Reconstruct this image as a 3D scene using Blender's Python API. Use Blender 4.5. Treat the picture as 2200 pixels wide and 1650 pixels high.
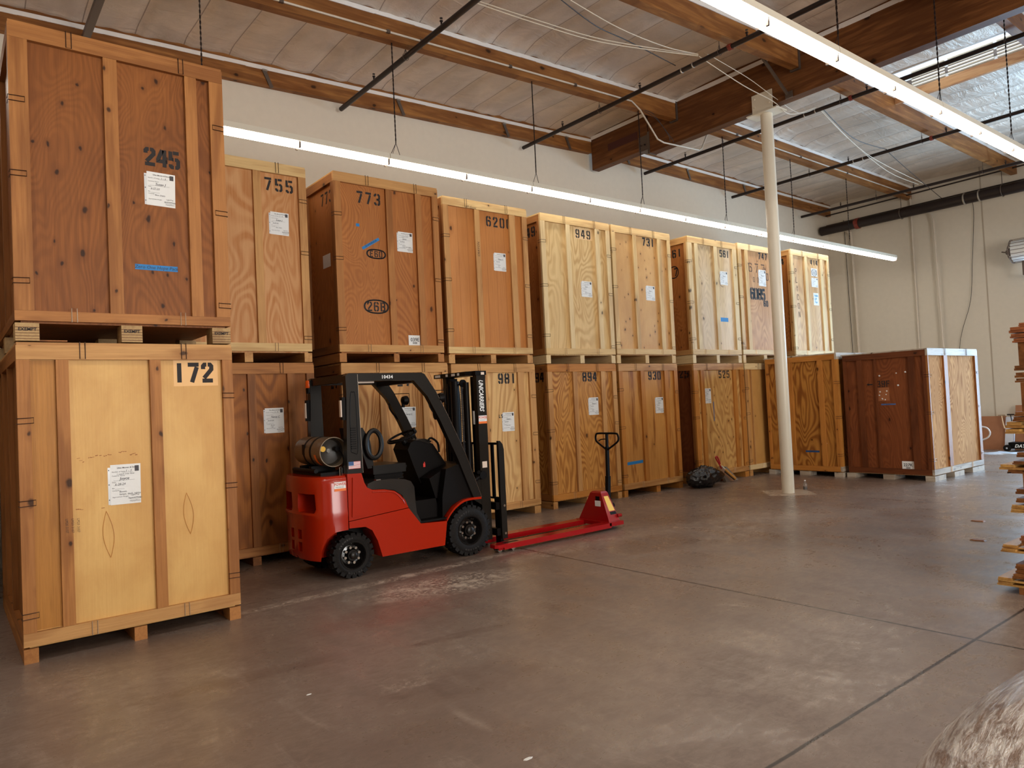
import bpy, bmesh, math, random
from mathutils import Vector, Matrix
random.seed(7)
for o in list(bpy.data.objects): bpy.data.objects.remove(o)
S = bpy.context.scene
C = S.collection

# ------------------------------------------------------------------ camera
YAW, PITCH, ROLL, FPX, CAMH = 0.9008077, 0.0287240, -0.0476230, 1552.3, 1.6
Fv = Vector((math.cos(YAW)*math.cos(PITCH), math.sin(YAW)*math.cos(PITCH), math.sin(PITCH)))
Rt = Fv.cross(Vector((0, 0, 1))).normalized(); Up = Rt.cross(Fv)
cr, sr = math.cos(ROLL), math.sin(ROLL)
Rx, Ux = cr*Rt + sr*Up, -sr*Rt + cr*Up
cam = bpy.data.cameras.new('camera'); camo = bpy.data.objects.new('camera', cam); C.objects.link(camo)
camo.matrix_world = Matrix(((Rx.x, Ux.x, -Fv.x, 0), (Rx.y, Ux.y, -Fv.y, 0), (Rx.z, Ux.z, -Fv.z, CAMH), (0, 0, 0, 1)))
cam.sensor_fit = 'HORIZONTAL'; cam.sensor_width = 36.0; cam.lens = 36.0*FPX/2200.0
cam.clip_start = 0.05; cam.clip_end = 200
S.camera = camo

# ------------------------------------------------------------------ world, exposure
w = bpy.data.worlds.new('world'); S.world = w; w.use_nodes = True
w.node_tree.nodes['Background'].inputs[0].default_value = (0.78, 0.88, 1.0, 1)
w.node_tree.nodes['Background'].inputs[1].default_value = 1.6
S.view_settings.view_transform = 'Standard'; S.view_settings.look = 'None'
S.view_settings.gamma = 1.0; S.view_settings.use_curve_mapping = False
S.view_settings.exposure = 0.34

def area_light(name, loc, rot, sx, sy, power, col):
    l = bpy.data.lights.new(name, 'AREA'); l.shape = 'RECTANGLE'; l.size = sx; l.size_y = sy
    l.energy = power; l.color = col
    o = bpy.data.objects.new(name, l); C.objects.link(o); o.location = loc; o.rotation_euler = rot
    return o
LAMP = 10.0      # strength of the tube covers
# daylight falling in through the open dock door in the far wall
area_light('dock_and_fill_light', (20.35, 3.15, 2.2), (0, math.radians(90), 0), 4.2, 4.6, 820, (0.45, 0.72, 1.0))
# added fill light in an unseen roller door opening, brightens the crate fronts
area_light('dock_and_fill_light', (4.0, -9.35, 2.3), (math.radians(90), 0, 0), 6.0, 4.3, 850, (1.0, 0.95, 0.88))
# daylight in the roof openings
area_light('skylight_daylight', (13.4, 4.55, 7.75), (0, 0, 0), 1.0, 2.0, 14, (0.72, 0.86, 1.0))
area_light('skylight_daylight', (5.3, -3.9, 7.6), (0, 0, 0), 2.2, 2.0, 260, (1.0, 0.93, 0.84))
area_light('skylight_daylight', (-2.2, 2.1, 7.6), (0, 0, 0), 1.6, 2.0, 120, (1.0, 0.93, 0.84))

# ------------------------------------------------------------------ materials
MATS = {}
def srgb(c):
    return tuple(((v/255)/12.92 if v/255 <= 0.04045 else ((v/255+0.055)/1.055)**2.4) for v in c) + (1,)
def newmat(name):
    m = bpy.data.materials.new(name); m.use_nodes = True
    nt = m.node_tree; b = nt.nodes['Principled BSDF']
    return m, nt, b
def plain(name, col, rough=0.5, metal=0.0, bump=0.0, bscale=40, spec=0.5, coat=0, var=0.0):
    if name in MATS: return MATS[name]
    m, nt, b = newmat(name)
    b.inputs['Base Color'].default_value = srgb(col); b.inputs['Roughness'].default_value = rough
    b.inputs['Metallic'].default_value = metal; b.inputs['Specular IOR Level'].default_value = spec
    b.inputs['Coat Weight'].default_value = coat; b.inputs['Coat Roughness'].default_value = 0.08
    if bump or var:
        tc = nt.nodes.new('ShaderNodeTexCoord'); n = nt.nodes.new('ShaderNodeTexNoise')
        n.inputs['Scale'].default_value = bscale; n.inputs['Detail'].default_value = 5
        nt.links.new(tc.outputs['Object'], n.inputs['Vector'])
        if bump:
            bp = nt.nodes.new('ShaderNodeBump'); bp.inputs['Strength'].default_value = bump
            bp.inputs['Distance'].default_value = 0.02
            nt.links.new(n.outputs[0], bp.inputs['Height']); nt.links.new(bp.outputs[0], b.inputs['Normal'])
        if var:
            mx = nt.nodes.new('ShaderNodeMix'); mx.data_type = 'RGBA'
            mx.inputs[6].default_value = srgb(tuple(v*(1-var) for v in col)); mx.inputs[7].default_value = srgb(tuple(min(255, v*(1+var)) for v in col))
            nt.links.new(n.outputs[0], mx.inputs[0]); nt.links.new(mx.outputs[2], b.inputs['Base Color'])
    MATS[name] = m
    return m
def glow(name, col, strength):
    m, nt, b = newmat(name)
    b.inputs['Base Color'].default_value = (0.8, 0.8, 0.8, 1)
    b.inputs['Emission Color'].default_value = col; b.inputs['Emission Strength'].default_value = strength
    return m

class NT:
    """tiny helper for building node graphs"""
    def __init__(s, nt): s.nt = nt
    def n(s, t, **kw):
        x = s.nt.nodes.new(t)
        for k, v in kw.items(): setattr(x, k, v)
        return x
    def l(s, a, b): s.nt.links.new(a, b)
    def m(s, op, a, b=None, c=None, clamp=False):
        x = s.nt.nodes.new('ShaderNodeMath'); x.operation = op; x.use_clamp = clamp
        for i, v in enumerate((a, b, c)):
            if v is None: continue
            if isinstance(v, (int, float)): x.inputs[i].default_value = v
            else: s.l(v, x.inputs[i])
        return x.outputs[0]
    def mix(s, f, a, b, blend='MIX'):
        x = s.nt.nodes.new('ShaderNodeMix'); x.data_type = 'RGBA'; x.blend_type = blend
        for i, v in ((0, f), (6, a), (7, b)):
            if isinstance(v, (int, float, tuple)): x.inputs[i].default_value = v
            else: s.l(v, x.inputs[i])
        return x.outputs[2]
    def noise(s, vec, scale, detail=3, rough=0.5, dist=0.0):
        x = s.nt.nodes.new('ShaderNodeTexNoise'); x.inputs['Scale'].default_value = scale
        x.inputs['Detail'].default_value = detail; x.inputs['Roughness'].default_value = rough
        x.inputs['Distortion'].default_value = dist
        s.l(vec, x.inputs['Vector']); return x.outputs[0]
    def ramp(s, v, a, b):
        x = s.nt.nodes.new('ShaderNodeMapRange'); x.clamp = True
        x.inputs[1].default_value = a; x.inputs[2].default_value = b
        s.l(v, x.inputs[0]); return x.outputs[0]
    def mapping(s, vec, loc=(0, 0, 0), sc=(1, 1, 1)):
        x = s.nt.nodes.new('ShaderNodeMapping'); x.inputs['Location'].default_value = loc; x.inputs['Scale'].default_value = sc
        s.l(vec, x.inputs['Vector']); return x.outputs[0]

def wood(name, base, dark, style='contour', freq=9, strength=0.5, knots=0.0, axis='z', rough=0.5, lam=0, blotch=0.25, pale=None, kscale=4.0, grooves=0):
    """procedural timber: grain runs along axis; contour = rotary cut ply, streak = sawn board"""
    if name in MATS: return MATS[name]
    m, nt, b = newmat(name); g = NT(nt)
    tc = g.n('ShaderNodeTexCoord').outputs['Object']
    rnd = g.n('ShaderNodeObjectInfo').outputs['Random']
    cmb = g.n('ShaderNodeCombineXYZ'); off = g.m('MULTIPLY', rnd, 37.0)
    for i in range(3): g.l(off, cmb.inputs[i])
    ad = g.n('ShaderNodeVectorMath', operation='ADD'); g.l(tc, ad.inputs[0]); g.l(cmb.outputs[0], ad.inputs[1])
    vec = ad.outputs[0]
    st = {'z': (1, 1, .13), 'x': (.13, 1, 1), 'y': (1, .13, 1)}[axis]
    st2 = {'z': (1, 1, .03), 'x': (.03, 1, 1), 'y': (1, .03, 1)}[axis]
    v1 = g.mapping(vec, sc=st); v2 = g.mapping(vec, sc=st2)
    base = (base[0]*.985, base[1]*1.03, base[2]*1.05); dark = (dark[0]*.94, dark[1]*.96, dark[2]*.98)
    bc, dc = srgb(base), srgb(dark)
    if style == 'contour':
        n = g.noise(g.mapping(vec, sc={'z': (1, 1, .3), 'x': (.3, 1, 1), 'y': (1, .3, 1)}[axis]), 2.0, 2, .42, .5)
        s = g.m('FRACT', g.m('MULTIPLY', n, freq*2.5))
        lines = g.ramp(g.m('ABSOLUTE', g.m('SUBTRACT', s, .5)), .36, .10)
        msk = g.ramp(g.noise(v1, 2.3, 2), .35, .62)
        f = g.m('MULTIPLY', g.m('MULTIPLY', lines, min(1, strength*1.7)), g.m('ADD', g.m('MULTIPLY', msk, .55), .45))
    elif style == 'smooth':
        f = g.m('MULTIPLY', g.ramp(g.noise(g.mapping(vec, sc=(1, 1, .55)), 3.2, 6, .6, .4), .38, .72), strength)
    else:
        n = g.noise(v1, 6.0, 3, .6, .2)
        s = g.m('SINE', g.m('MULTIPLY', n, freq*3.0))
        f = g.m('MULTIPLY', g.ramp(s, -.2, 1), min(1, strength*1.5))
    col = g.mix(f, bc, dc)
    fine = g.ramp(g.noise(v2, 70, 4, .7), .35, .75)
    col = g.mix(g.m('MULTIPLY', fine, .14 if style == 'smooth' else .42), col, dc)
    bl = g.ramp(g.noise(vec, 1.3, 3), .35, .7)
    col = g.mix(g.m('MULTIPLY', bl, blotch), col, dc)
    if pale:
        pl = g.ramp(g.noise(g.mapping(vec, (5, 3, 1), st), 2.1, 4), .5, .72)
        col = g.mix(g.m('MULTIPLY', pl, .55), col, srgb(pale))
    if lam:
        sp = g.n('ShaderNodeSeparateXYZ'); g.l(tc, sp.inputs[0])
        zz = g.m('MULTIPLY', sp.outputs[2], 26.0)
        wn = g.n('ShaderNodeTexWhiteNoise', noise_dimensions='1D'); g.l(g.m('FLOOR', zz), wn.inputs['W'])
        col = g.mix(g.m('MULTIPLY', wn.outputs[0], .38), col, dc)
        ln = g.ramp(g.m('ABSOLUTE', g.m('SUBTRACT', g.m('FRACT', zz), .5)), .46, .5)
        col = g.mix(g.m('MULTIPLY', ln, .5), col, dc)
    if grooves:
        sp = g.n('ShaderNodeSeparateXYZ'); g.l(tc, sp.inputs[0])
        q = g.m('FRACT', g.m('MULTIPLY', sp.outputs[0], grooves))
        ln = g.ramp(g.m('ABSOLUTE', g.m('SUBTRACT', q, .5)), .46, .5)
        col = g.mix(g.m('MULTIPLY', ln, .6), col, dc)
    if knots:
        sk = g.n('ShaderNodeSeparateXYZ'); g.l(vec, sk.inputs[0]); KX, KY, KZ = sk.outputs
        if axis == 'z': ku, kv = g.m('ADD', KX, KY), g.m('MULTIPLY', KZ, .62)
        elif axis == 'x': ku, kv = g.m('MULTIPLY', KX, .62), g.m('ADD', KY, KZ)
        else: ku, kv = g.m('MULTIPLY', KY, .62), g.m('ADD', KX, KZ)
        kc = g.n('ShaderNodeCombineXYZ'); g.l(ku, kc.inputs[0]); g.l(kv, kc.inputs[1])
        vo = g.n('ShaderNodeTexVoronoi', voronoi_dimensions='2D'); vo.inputs['Scale'].default_value = kscale
        nz = g.n('ShaderNodeTexNoise'); nz.inputs['Scale'].default_value = 14
        g.l(vec, nz.inputs['Vector'])
        mxv = g.n('ShaderNodeVectorMath', operation='MULTIPLY_ADD'); g.l(nz.outputs['Color'], mxv.inputs[0]); mxv.inputs[1].default_value = (.03, .03, .03); g.l(kc.outputs[0], mxv.inputs[2])
        g.l(mxv.outputs[0], vo.inputs['Vector'])
        sc = g.n('ShaderNodeSeparateColor'); g.l(vo.outputs['Color'], sc.inputs[0])
        sel = g.ramp(sc.outputs[0], 1-knots, 1-knots+.02)
        size = g.m('MULTIPLY_ADD', g.m('POWER', sc.outputs[1], 2.0), .065, .042)
        kf = g.ramp(g.m('DIVIDE', vo.outputs['Distance'], size), 1.25, .6)
        halo = g.ramp(g.m('DIVIDE', vo.outputs['Distance'], size), 3.6, .8)
        col = g.mix(g.m('MULTIPLY', g.m('MULTIPLY', halo, sel), .4), col, dc)
        col = g.mix(g.m('MULTIPLY', g.m('MULTIPLY', kf, sel), .85), col, srgb(tuple(v*.36 for v in dark)))
    g.l(col, b.inputs['Base Color'])
    b.inputs['Roughness'].default_value = rough; b.inputs['Specular IOR Level'].default_value = 0.2 if rough < .7 else .05
    bp = g.n('ShaderNodeBump'); bp.inputs['Strength'].default_value = .25; bp.inputs['Distance'].default_value = .004
    g.l(fine, bp.inputs['Height']); g.l(bp.outputs[0], b.inputs['Normal'])
    MATS[name] = m
    return m

def floor_material():
    m, nt, b = newmat('polished_concrete'); g = NT(nt)
    tc = g.n('ShaderNodeTexCoord').outputs['Object']
    sp = g.n('ShaderNodeSeparateXYZ'); g.l(tc, sp.inputs[0]); X, Y = sp.outputs[0], sp.outputs[1]
    n1 = g.noise(tc, .55, 5, .6, .4); n2 = g.noise(g.mapping(tc, sc=(1, .55, 1)), 2.6, 8, .66, .5)
    n3 = g.noise(g.mapping(tc, (3, 7, 0), (1.6, .4, 1)), 3.2, 9, .72, 1.1); n4 = g.noise(tc, 38, 4, .7)
    col = g.mix(g.ramp(n1, .34, .66), srgb((118, 101, 90)), srgb((146, 130, 118)))
    col = g.mix(g.m('MULTIPLY', g.ramp(n2, .42, .74), .5), col, srgb((98, 78, 68)))
    col = g.mix(g.m('MULTIPLY', g.ramp(n3, .54, .72), .45), col, srgb((176, 160, 146)))
    n5 = g.noise(g.mapping(tc, (1, 5, 0), (.7, 1.5, 1)), 11, 8, .78, .6)
    col = g.mix(g.m('MULTIPLY', g.ramp(n5, .42, .68), .6), col, srgb((92, 74, 64)))
    col = g.mix(g.m('MULTIPLY', g.ramp(n5, .60, .74), .55), col, srgb((176, 160, 148)))
    col = g.mix(g.m('MULTIPLY', g.ramp(n4, .3, .75), .30), col, srgb((84, 66, 58)))
    def ell(cx, cy, rx, ry, ang=0.0, soft=.5):
        ca, sa = math.cos(ang), math.sin(ang)
        dx, dy = g.m('SUBTRACT', X, cx), g.m('SUBTRACT', Y, cy)
        u = g.m('DIVIDE', g.m('ADD', g.m('MULTIPLY', dx, ca), g.m('MULTIPLY', dy, sa)), rx)
        v = g.m('DIVIDE', g.m('SUBTRACT', g.m('MULTIPLY', dy, ca), g.m('MULTIPLY', dx, sa)), ry)
        r = g.m('SQRT', g.m('ADD', g.m('MULTIPLY', u, u), g.m('MULTIPLY', v, v)))
        return g.ramp(r, 1.0, 1.0-soft)
    speck = g.ramp(g.noise(tc, 26, 5, .75), .5, .62); speck2 = g.ramp(g.noise(tc, 7, 6, .7), .48, .62)
    pale = srgb((205, 188, 170)); dk = srgb((78, 55, 45)); red = srgb((112, 66, 54))
    # worn scuffs in front of the truck and along the joint
    for (cx, cy, rx, ry, a, am) in ((3.55, 5.6, .95, .42, -.12, 1), (3.3, 6.17, 2.0, .10, .045, 1), (2.12, 3.77, .22, .1, 0, .5), (5.3, 5.9, 1.3, .22, 0, .4), (7.4, 5.3, 2.5, .8, 0, .35)):
        col = g.mix(g.m('MULTIPLY', g.m('MULTIPLY', ell(cx, cy, rx, ry, a), g.m('MAXIMUM', speck, g.m('MULTIPLY', speck2, .8))), am), col, pale)
    for (cx, cy, rx, ry, a, am, cc) in ((2.85, 4.3, .5, .07, -.13, .55, dk), (2.35, 3.6, .6, .28, -.2, .4, dk), (2.9, 5.15, .9, .35, 0, .35, red), (6.25, 5.35, .75, .42, .2, .6, dk), (3.22, 1.91, .16, .085, 0, .5, dk), (3.55, 2.65, .5, .28, .4, .3, dk), (1.4, 4.6, .9, .1, -.1, .35, dk), (8.2, 3.9, .8, .3, .3, .25, dk)):
        col = g.mix(g.m('MULTIPLY', g.m('MULTIPLY', ell(cx, cy, rx, ry, a, .35), g.m('ADD', .45, g.m('MULTIPLY', speck2, .55))), am), col, cc)
    # diamond shaped infill round the column foot
    dmd = g.m('ADD', g.m('ABSOLUTE', g.m('SUBTRACT', X, 10.53)), g.m('ABSOLUTE', g.m('SUBTRACT', Y, 6.37)))
    col = g.mix(g.m('MULTIPLY', g.ramp(dmd, .52, .47), .55), col, srgb((196, 180, 160)))
    # saw cut joints
    wob = g.m('MULTIPLY', g.m('SUBTRACT', g.noise(tc, 5, 4), .5), .010)
    jm = None
    for (ax, pos, wd) in ((X, 5.03, .012), (X, 10.53, .006), (X, 16.0, .006), (X, -.5, .006), (Y, 1.825, .011), (Y, 6.36, .004), (Y, -3.0, .008)):
        d = g.m('ABSOLUTE', g.m('ADD', g.m('SUBTRACT', ax, pos), wob))
        k = g.ramp(d, wd*1.2, wd*.6)
        jm = k if jm is None else g.m('MAXIMUM', jm, k)
    col = g.mix(g.m('MULTIPLY', jm, .92), col, srgb((34, 22, 18)))
    g.l(col, b.inputs['Base Color'])
    rg = g.m('ADD', g.m('MULTIPLY', g.ramp(n5, .3, .75), .20), .19)
    rg = g.m('ADD', rg, g.m('MULTIPLY', g.ramp(n2, .4, .7), .16))
    g.l(rg, b.inputs['Roughness']); b.inputs['Specular IOR Level'].default_value = .65
    bp = g.n('ShaderNodeBump'); bp.inputs['Strength'].default_value = .2; bp.inputs['Distance'].default_value = .006
    g.l(g.m('ADD', g.m('MULTIPLY', n2, .7), g.m('MULTIPLY', n4, .12)), bp.inputs['Height']); g.l(bp.outputs[0], b.inputs['Normal'])
    return m

def foil_material(name, dust):
    m, nt, b = newmat(name); g = NT(nt)
    tc = g.n('ShaderNodeTexCoord').outputs['Object']
    n = g.noise(g.mapping(tc, sc=(1, .6, 1)), 1.6, 5, .6, .6)
    col = g.mix(g.ramp(n, .3, .7), srgb(tuple(v*.86 for v in dust)), srgb(dust))
    sp = g.n('ShaderNodeSeparateXYZ'); g.l(tc, sp.inputs[0])
    q = g.m('ABSOLUTE', g.m('SUBTRACT', g.m('FRACT', g.m('MULTIPLY_ADD', sp.outputs[0], 1/.6, .5-4.49/.6+20)), .5))
    col = g.mix(g.m('MULTIPLY', g.ramp(q, .016, .006), .6), col, srgb((96, 66, 50)))
    g.l(col, b.inputs['Base Color']); b.inputs['Metallic'].default_value = .22
    b.inputs['Roughness'].default_value = .42
    w1 = g.noise(g.mapping(tc, sc=(.5, 1.6, 1)), 3.4, 7, .62, 1.2)
    bp = g.n('ShaderNodeBump'); bp.inputs['Strength'].default_value = .55; bp.inputs['Distance'].default_value = .05
    g.l(w1, bp.inputs['Height']); g.l(bp.outputs[0], b.inputs['Normal'])
    return m

M_floor = floor_material()
M_foil = foil_material('foil_insulation', (226, 210, 194))
M_foiltape = plain('foil_tape', (236, 234, 232), .35, .1, .3, 20)
M_wall = plain('painted_wall', (211, 201, 185), .75, 0, .06, 9, var=.02)
M_white = plain('white_paint', (222, 214, 196), .38, 0)
M_black = plain('black_iron', (38, 26, 22), .42, .3)
M_steel = plain('grey_steel', (104, 92, 84), .45, .6)
M_zinc = plain('zinc', (190, 184, 176), .3, .9)
M_red_coup = plain('red_coupling', (120, 44, 30), .5)
M_wire_w = plain('white_cable', (214, 202, 182), .5)
M_wire_b = plain('black_cable', (36, 28, 26), .5)
M_conduit = plain('conduit', (206, 194, 178), .45, .15)
M_lamp = glow('lit_cover', (1.0, .93, .82, 1), LAMP)
M_stencil = plain('stencil_ink', (26, 18, 16), .7)
M_stencil_grey = plain('faded_ink', (70, 52, 44), .8)
M_paper = plain('paper', (224, 224, 222), .5, 0, .12, 18)
M_sleeve = plain('plastic_sleeve', (212, 214, 216), .2)
M_ink = plain('pen_ink', (42, 42, 52), .6)
M_print = plain('print_ink', (70, 66, 70), .6)
M_logo = plain('logo_grey', (66, 62, 66), .6)
M_tape = plain('blue_tape', (20, 118, 184), .6)
M_tape_dull = plain('blue_tape_dull', (66, 92, 140), .7)
M_clip = plain('steel_clip', (70, 48, 38), .4, .7)
M_clip_b = plain('bright_clip', (196, 170, 140), .35, .7)
M_glulam_x = wood('glulam_x', (172, 114, 62), (104, 56, 24), 'streak', 5, .35, .35, 'x', .5, lam=1, kscale=3.0)
M_glulam_y = wood('glulam_y', (140, 88, 48), (78, 40, 18), 'streak', 5, .35, .3, 'y', .5, lam=1, kscale=3.0)
M_lumber_y = wood('fir_header', (214, 158, 108), (160, 96, 54), 'streak', 6, .4, .3, 'y')

# ------------------------------------------------------------------ mesh helper
WM = {}
class MB:
    def __init__(s): s.bm = bmesh.new()
    def box(s, x0, y0, z0, x1, y1, z1):
        vs = [s.bm.verts.new(p) for p in ((x0, y0, z0), (x1, y0, z0), (x1, y1, z0), (x0, y1, z0), (x0, y0, z1), (x1, y0, z1), (x1, y1, z1), (x0, y1, z1))]
        for f in ((3, 2, 1, 0), (4, 5, 6, 7), (0, 1, 5, 4), (1, 2, 6, 5), (2, 3, 7, 6), (3, 0, 4, 7)): s.bm.faces.new([vs[i] for i in f])
        return s
    def obox(s, c, u, v, n):
        """box from centre and three half vectors"""
        c, u, v, n = map(Vector, (c, u, v, n))
        if u.cross(v).dot(n) < 0: u = -u
        vs = [s.bm.verts.new(c+a*u+b*v+d*n) for d in (-1, 1) for a, b in ((-1, -1), (1, -1), (1, 1), (-1, 1))]
        for f in ((3, 2, 1, 0), (4, 5, 6, 7), (0, 1, 5, 4), (1, 2, 6, 5), (2, 3, 7, 6), (3, 0, 4, 7)): s.bm.faces.new([vs[i] for i in f])
        return s
    def beam(s, p0, p1, w, h, up=(0, 0, 1)):
        p0, p1, up = Vector(p0), Vector(p1), Vector(up)
        d = (p1-p0); L = d.length; d.normalize(); side = d.cross(up)
        if side.length < 1e-4: side = d.cross(Vector((1, 0, 0)))
        side.normalize(); u2 = side.cross(d)
        return s.obox((p0+p1)/2, d*L/2, side*w/2, u2*h/2)
    def ring(s, c, a, b, r, n): return [s.bm.verts.new(Vector(c)+r*(math.cos(2*math.pi*i/n)*a+math.sin(2*math.pi*i/n)*b)) for i in range(n)]
    def tube(s, pts, r, n=8, closed=False, cap=True):
        P = [Vector(p) for p in pts]; rings = []; prev = None
        for i, p in enumerate(P):
            if closed: t = P[(i+1) % len(P)]-P[i-1]
            else: t = P[min(i+1, len(P)-1)]-P[max(i-1, 0)]
            t.normalize()
            if prev is None:
                a = t.cross(Vector((0, 0, 1)))
                if a.length < .1: a = t.cross(Vector((1, 0, 0)))
            else: a = prev-t*prev.dot(t)
            a.normalize(); prev = a; b = t.cross(a)
            rings.append(s.ring(p, a, b, r[i] if isinstance(r, (list, tuple)) else r, n))
        m = len(rings)
        for i in range(m if closed else m-1):
            A, B = rings[i], rings[(i+1) % m]
            for k in range(n): s.bm.faces.new((A[k], A[(k+1) % n], B[(k+1) % n], B[k]))
        if cap and not closed:
            s.bm.faces.new(rings[0][::-1]); s.bm.faces.new(rings[-1])
        return s
    def cyl(s, p0, p1, r, n=16): return s.tube([p0, p1], r, n)
    def lathe(s, prof, o, axis, n=32, closed=False, cap=True):
        """prof: list of (radius, along axis)"""
        o, ax = Vector(o), Vector(axis).normalized()
        a = ax.cross(Vector((0, 0, 1)));
        if a.length < .1: a = ax.cross(Vector((1, 0, 0)))
        a.normalize(); b = ax.cross(a)
        R = [s.ring(o+ax*t, a, b, max(r, 1e-4), n) for r, t in prof]
        m = len(R)
        for i in range(m if closed else m-1):
            A, B = R[i], R[(i+1) % m]
            for k in range(n): s.bm.faces.new((A[k], A[(k+1) % n], B[(k+1) % n], B[k]))
        if not closed and cap:
            if prof[0][0] > 1e-3: s.bm.faces.new(R[0][::-1])
            if prof[-1][0] > 1e-3: s.bm.faces.new(R[-1])
        return s
    def prism(s, poly, a0, a1, plane='xz'):
        def P(u, v, a): return {'xz': (u, a, v), 'xy': (u, v, a), 'yz': (a, u, v)}[plane]
        A = [s.bm.verts.new(P(u, v, a0)) for u, v in poly]; B = [s.bm.verts.new(P(u, v, a1)) for u, v in poly]
        n = len(poly)
        s.bm.faces.new(A[::-1]); s.bm.faces.new(B)
        for i in range(n): s.bm.faces.new((A[i], A[(i+1) % n], B[(i+1) % n], B[i]))
        return s
    def loft(s, rings, cap=True):
        R = [[s.bm.verts.new(p) for p in r] for r in rings]; n = len(R[0])
        for i in range(len(R)-1):
            for k in range(n): s.bm.faces.new((R[i][k], R[i][(k+1) % n], R[i+1][(k+1) % n], R[i+1][k]))
        if cap: s.bm.faces.new(R[0][::-1]); s.bm.faces.new(R[-1])
        return s
    def poly(s, pts): s.bm.faces.new([s.bm.verts.new(p) for p in pts]); return s
    def ribbon(s, pts, w, O, U, V, closed=False):
        """flat thick line in the plane O,U,V"""
        P = [Vector(p) for p in pts]; n = len(P); L = []; R = []
        for i in range(n):
            d0 = (P[i]-P[i-1]).normalized() if (i > 0 or closed) else (P[1]-P[0]).normalized()
            d1 = (P[(i+1) % n]-P[i]).normalized() if (i < n-1 or closed) else d0
            n0 = Vector((-d0.y, d0.x)); n1 = Vector((-d1.y, d1.x)); mm = n0+n1
            if mm.length < 1e-3: mm = n0
            mm.normalize(); k = w/2/max(.5, mm.dot(n0))
            L.append(P[i]+mm*k); R.append(P[i]-mm*k)
        f = lambda q: s.bm.verts.new(O+U*q.x+V*q.y)
        L = [f(q) for q in L]; R = [f(q) for q in R]
        for i in range(n if closed else n-1):
            j = (i+1) % n; s.bm.faces.new((R[i], R[j], L[j], L[i]))
        return s
    def text(s, body, size, O, U, V, align='LEFT', bold=0.0, shear=0, space=1, xs=1, lines=1):
        cu = bpy.data.curves.new('t', 'FONT'); cu.body = body; cu.size = size; cu.align_x = align; cu.offset = bold
        cu.shear = shear; cu.space_character = space; cu.resolution_u = 2; cu.space_line = lines
        ob = bpy.data.objects.new('t', cu); me = bpy.data.meshes.new_from_object(ob)
        O, U, V = Vector(O), Vector(U), Vector(V)
        vs = [s.bm.verts.new(O+U*v.co.x*xs+V*v.co.y) for v in me.vertices]
        for p in me.polygons:
            try: s.bm.faces.new([vs[i] for i in p.vertices])
            except ValueError: pass
        bpy.data.objects.remove(ob); bpy.data.curves.remove(cu); bpy.data.meshes.remove(me)
        return s
    def build(s, name, mat, parent=None, bevel=0, seg=2, smooth=False, local=False, sub=0, origin=True, ang=40):
        if bevel:
            es = [e for e in s.bm.edges if len(e.link_faces) == 2 and e.calc_face_angle(0) > math.radians(28)]
            bmesh.ops.bevel(s.bm, geom=es, offset=bevel, segments=seg, affect='EDGES', profile=.5, clamp_overlap=True)
        if parent is not None:
            if not local:
                inv = WM[parent.name].inverted()
                s.bm.transform(inv)
            mw = None
        else:
            mw = Matrix.Identity(4)
            if origin and len(s.bm.verts):
                xs = [v.co for v in s.bm.verts]
                c = Vector(((min(p.x for p in xs)+max(p.x for p in xs))/2, (min(p.y for p in xs)+max(p.y for p in xs))/2, min(p.z for p in xs)))
                s.bm.transform(Matrix.Translation(-c)); mw = Matrix.Translation(c)
        me = bpy.data.meshes.new(name); s.bm.to_mesh(me); s.bm.free()
        if smooth:
            for p in me.polygons: p.use_smooth = True
            try: me.set_sharp_from_angle(angle=math.radians(ang))
            except Exception: pass
        for mm in (mat if isinstance(mat, (list, tuple)) else [mat]): me.materials.append(mm)
        o = bpy.data.objects.new(name, me); C.objects.link(o)
        if parent is not None: o.parent = parent; WM[o.name] = WM[parent.name].copy()
        else: o.matrix_world = mw; WM[o.name] = mw
        if sub:
            md = o.modifiers.new('sub', 'SUBSURF'); md.levels = sub; md.render_levels = sub
        return o

def tag(o, label=None, cat=None, group=None, kind=None):
    if label: o['label'] = label
    if cat: o['category'] = cat
    if group: o['group'] = group
    if kind: o['kind'] = kind
    return o
def thing(name, loc, label, cat, group=None, rz=0.0):
    o = bpy.data.objects.new(name, None); o.empty_display_size = .1; C.objects.link(o)
    o.location = loc; o.rotation_euler = (0, 0, rz)
    WM[o.name] = Matrix.Translation(loc) @ Matrix.Rotation(rz, 4, 'Z')
    return tag(o, label, cat, group)
def boolean(o, cutters):
    """carve the cutters out of o and delete them"""
    for c in cutters:
        md = o.modifiers.new('cut', 'BOOLEAN'); md.operation = 'DIFFERENCE'; md.object = c; md.solver = 'EXACT'
    bpy.context.view_layer.update()
    dg = bpy.context.evaluated_depsgraph_get()
    me = bpy.data.meshes.new_from_object(o.evaluated_get(dg))
    old = o.data; o.modifiers.clear(); o.data = me; bpy.data.meshes.remove(old)
    for c in cutters:
        WM.pop(c.name, None); bpy.data.objects.remove(c)
    return o
def curve(pts, n=6):
    """catmull-rom resample"""
    P = [Vector(p) for p in pts]; out = []
    for i in range(len(P)-1):
        p0 = P[max(i-1, 0)]; p1 = P[i]; p2 = P[i+1]; p3 = P[min(i+2, len(P)-1)]
        for k in range(n):
            t = k/n
            out.append(.5*((2*p1)+(-p0+p2)*t+(2*p0-5*p1+4*p2-p3)*t*t+(-p0+3*p1-3*p2+p3)*t**3))
    out.append(P[-1]); return out

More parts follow.
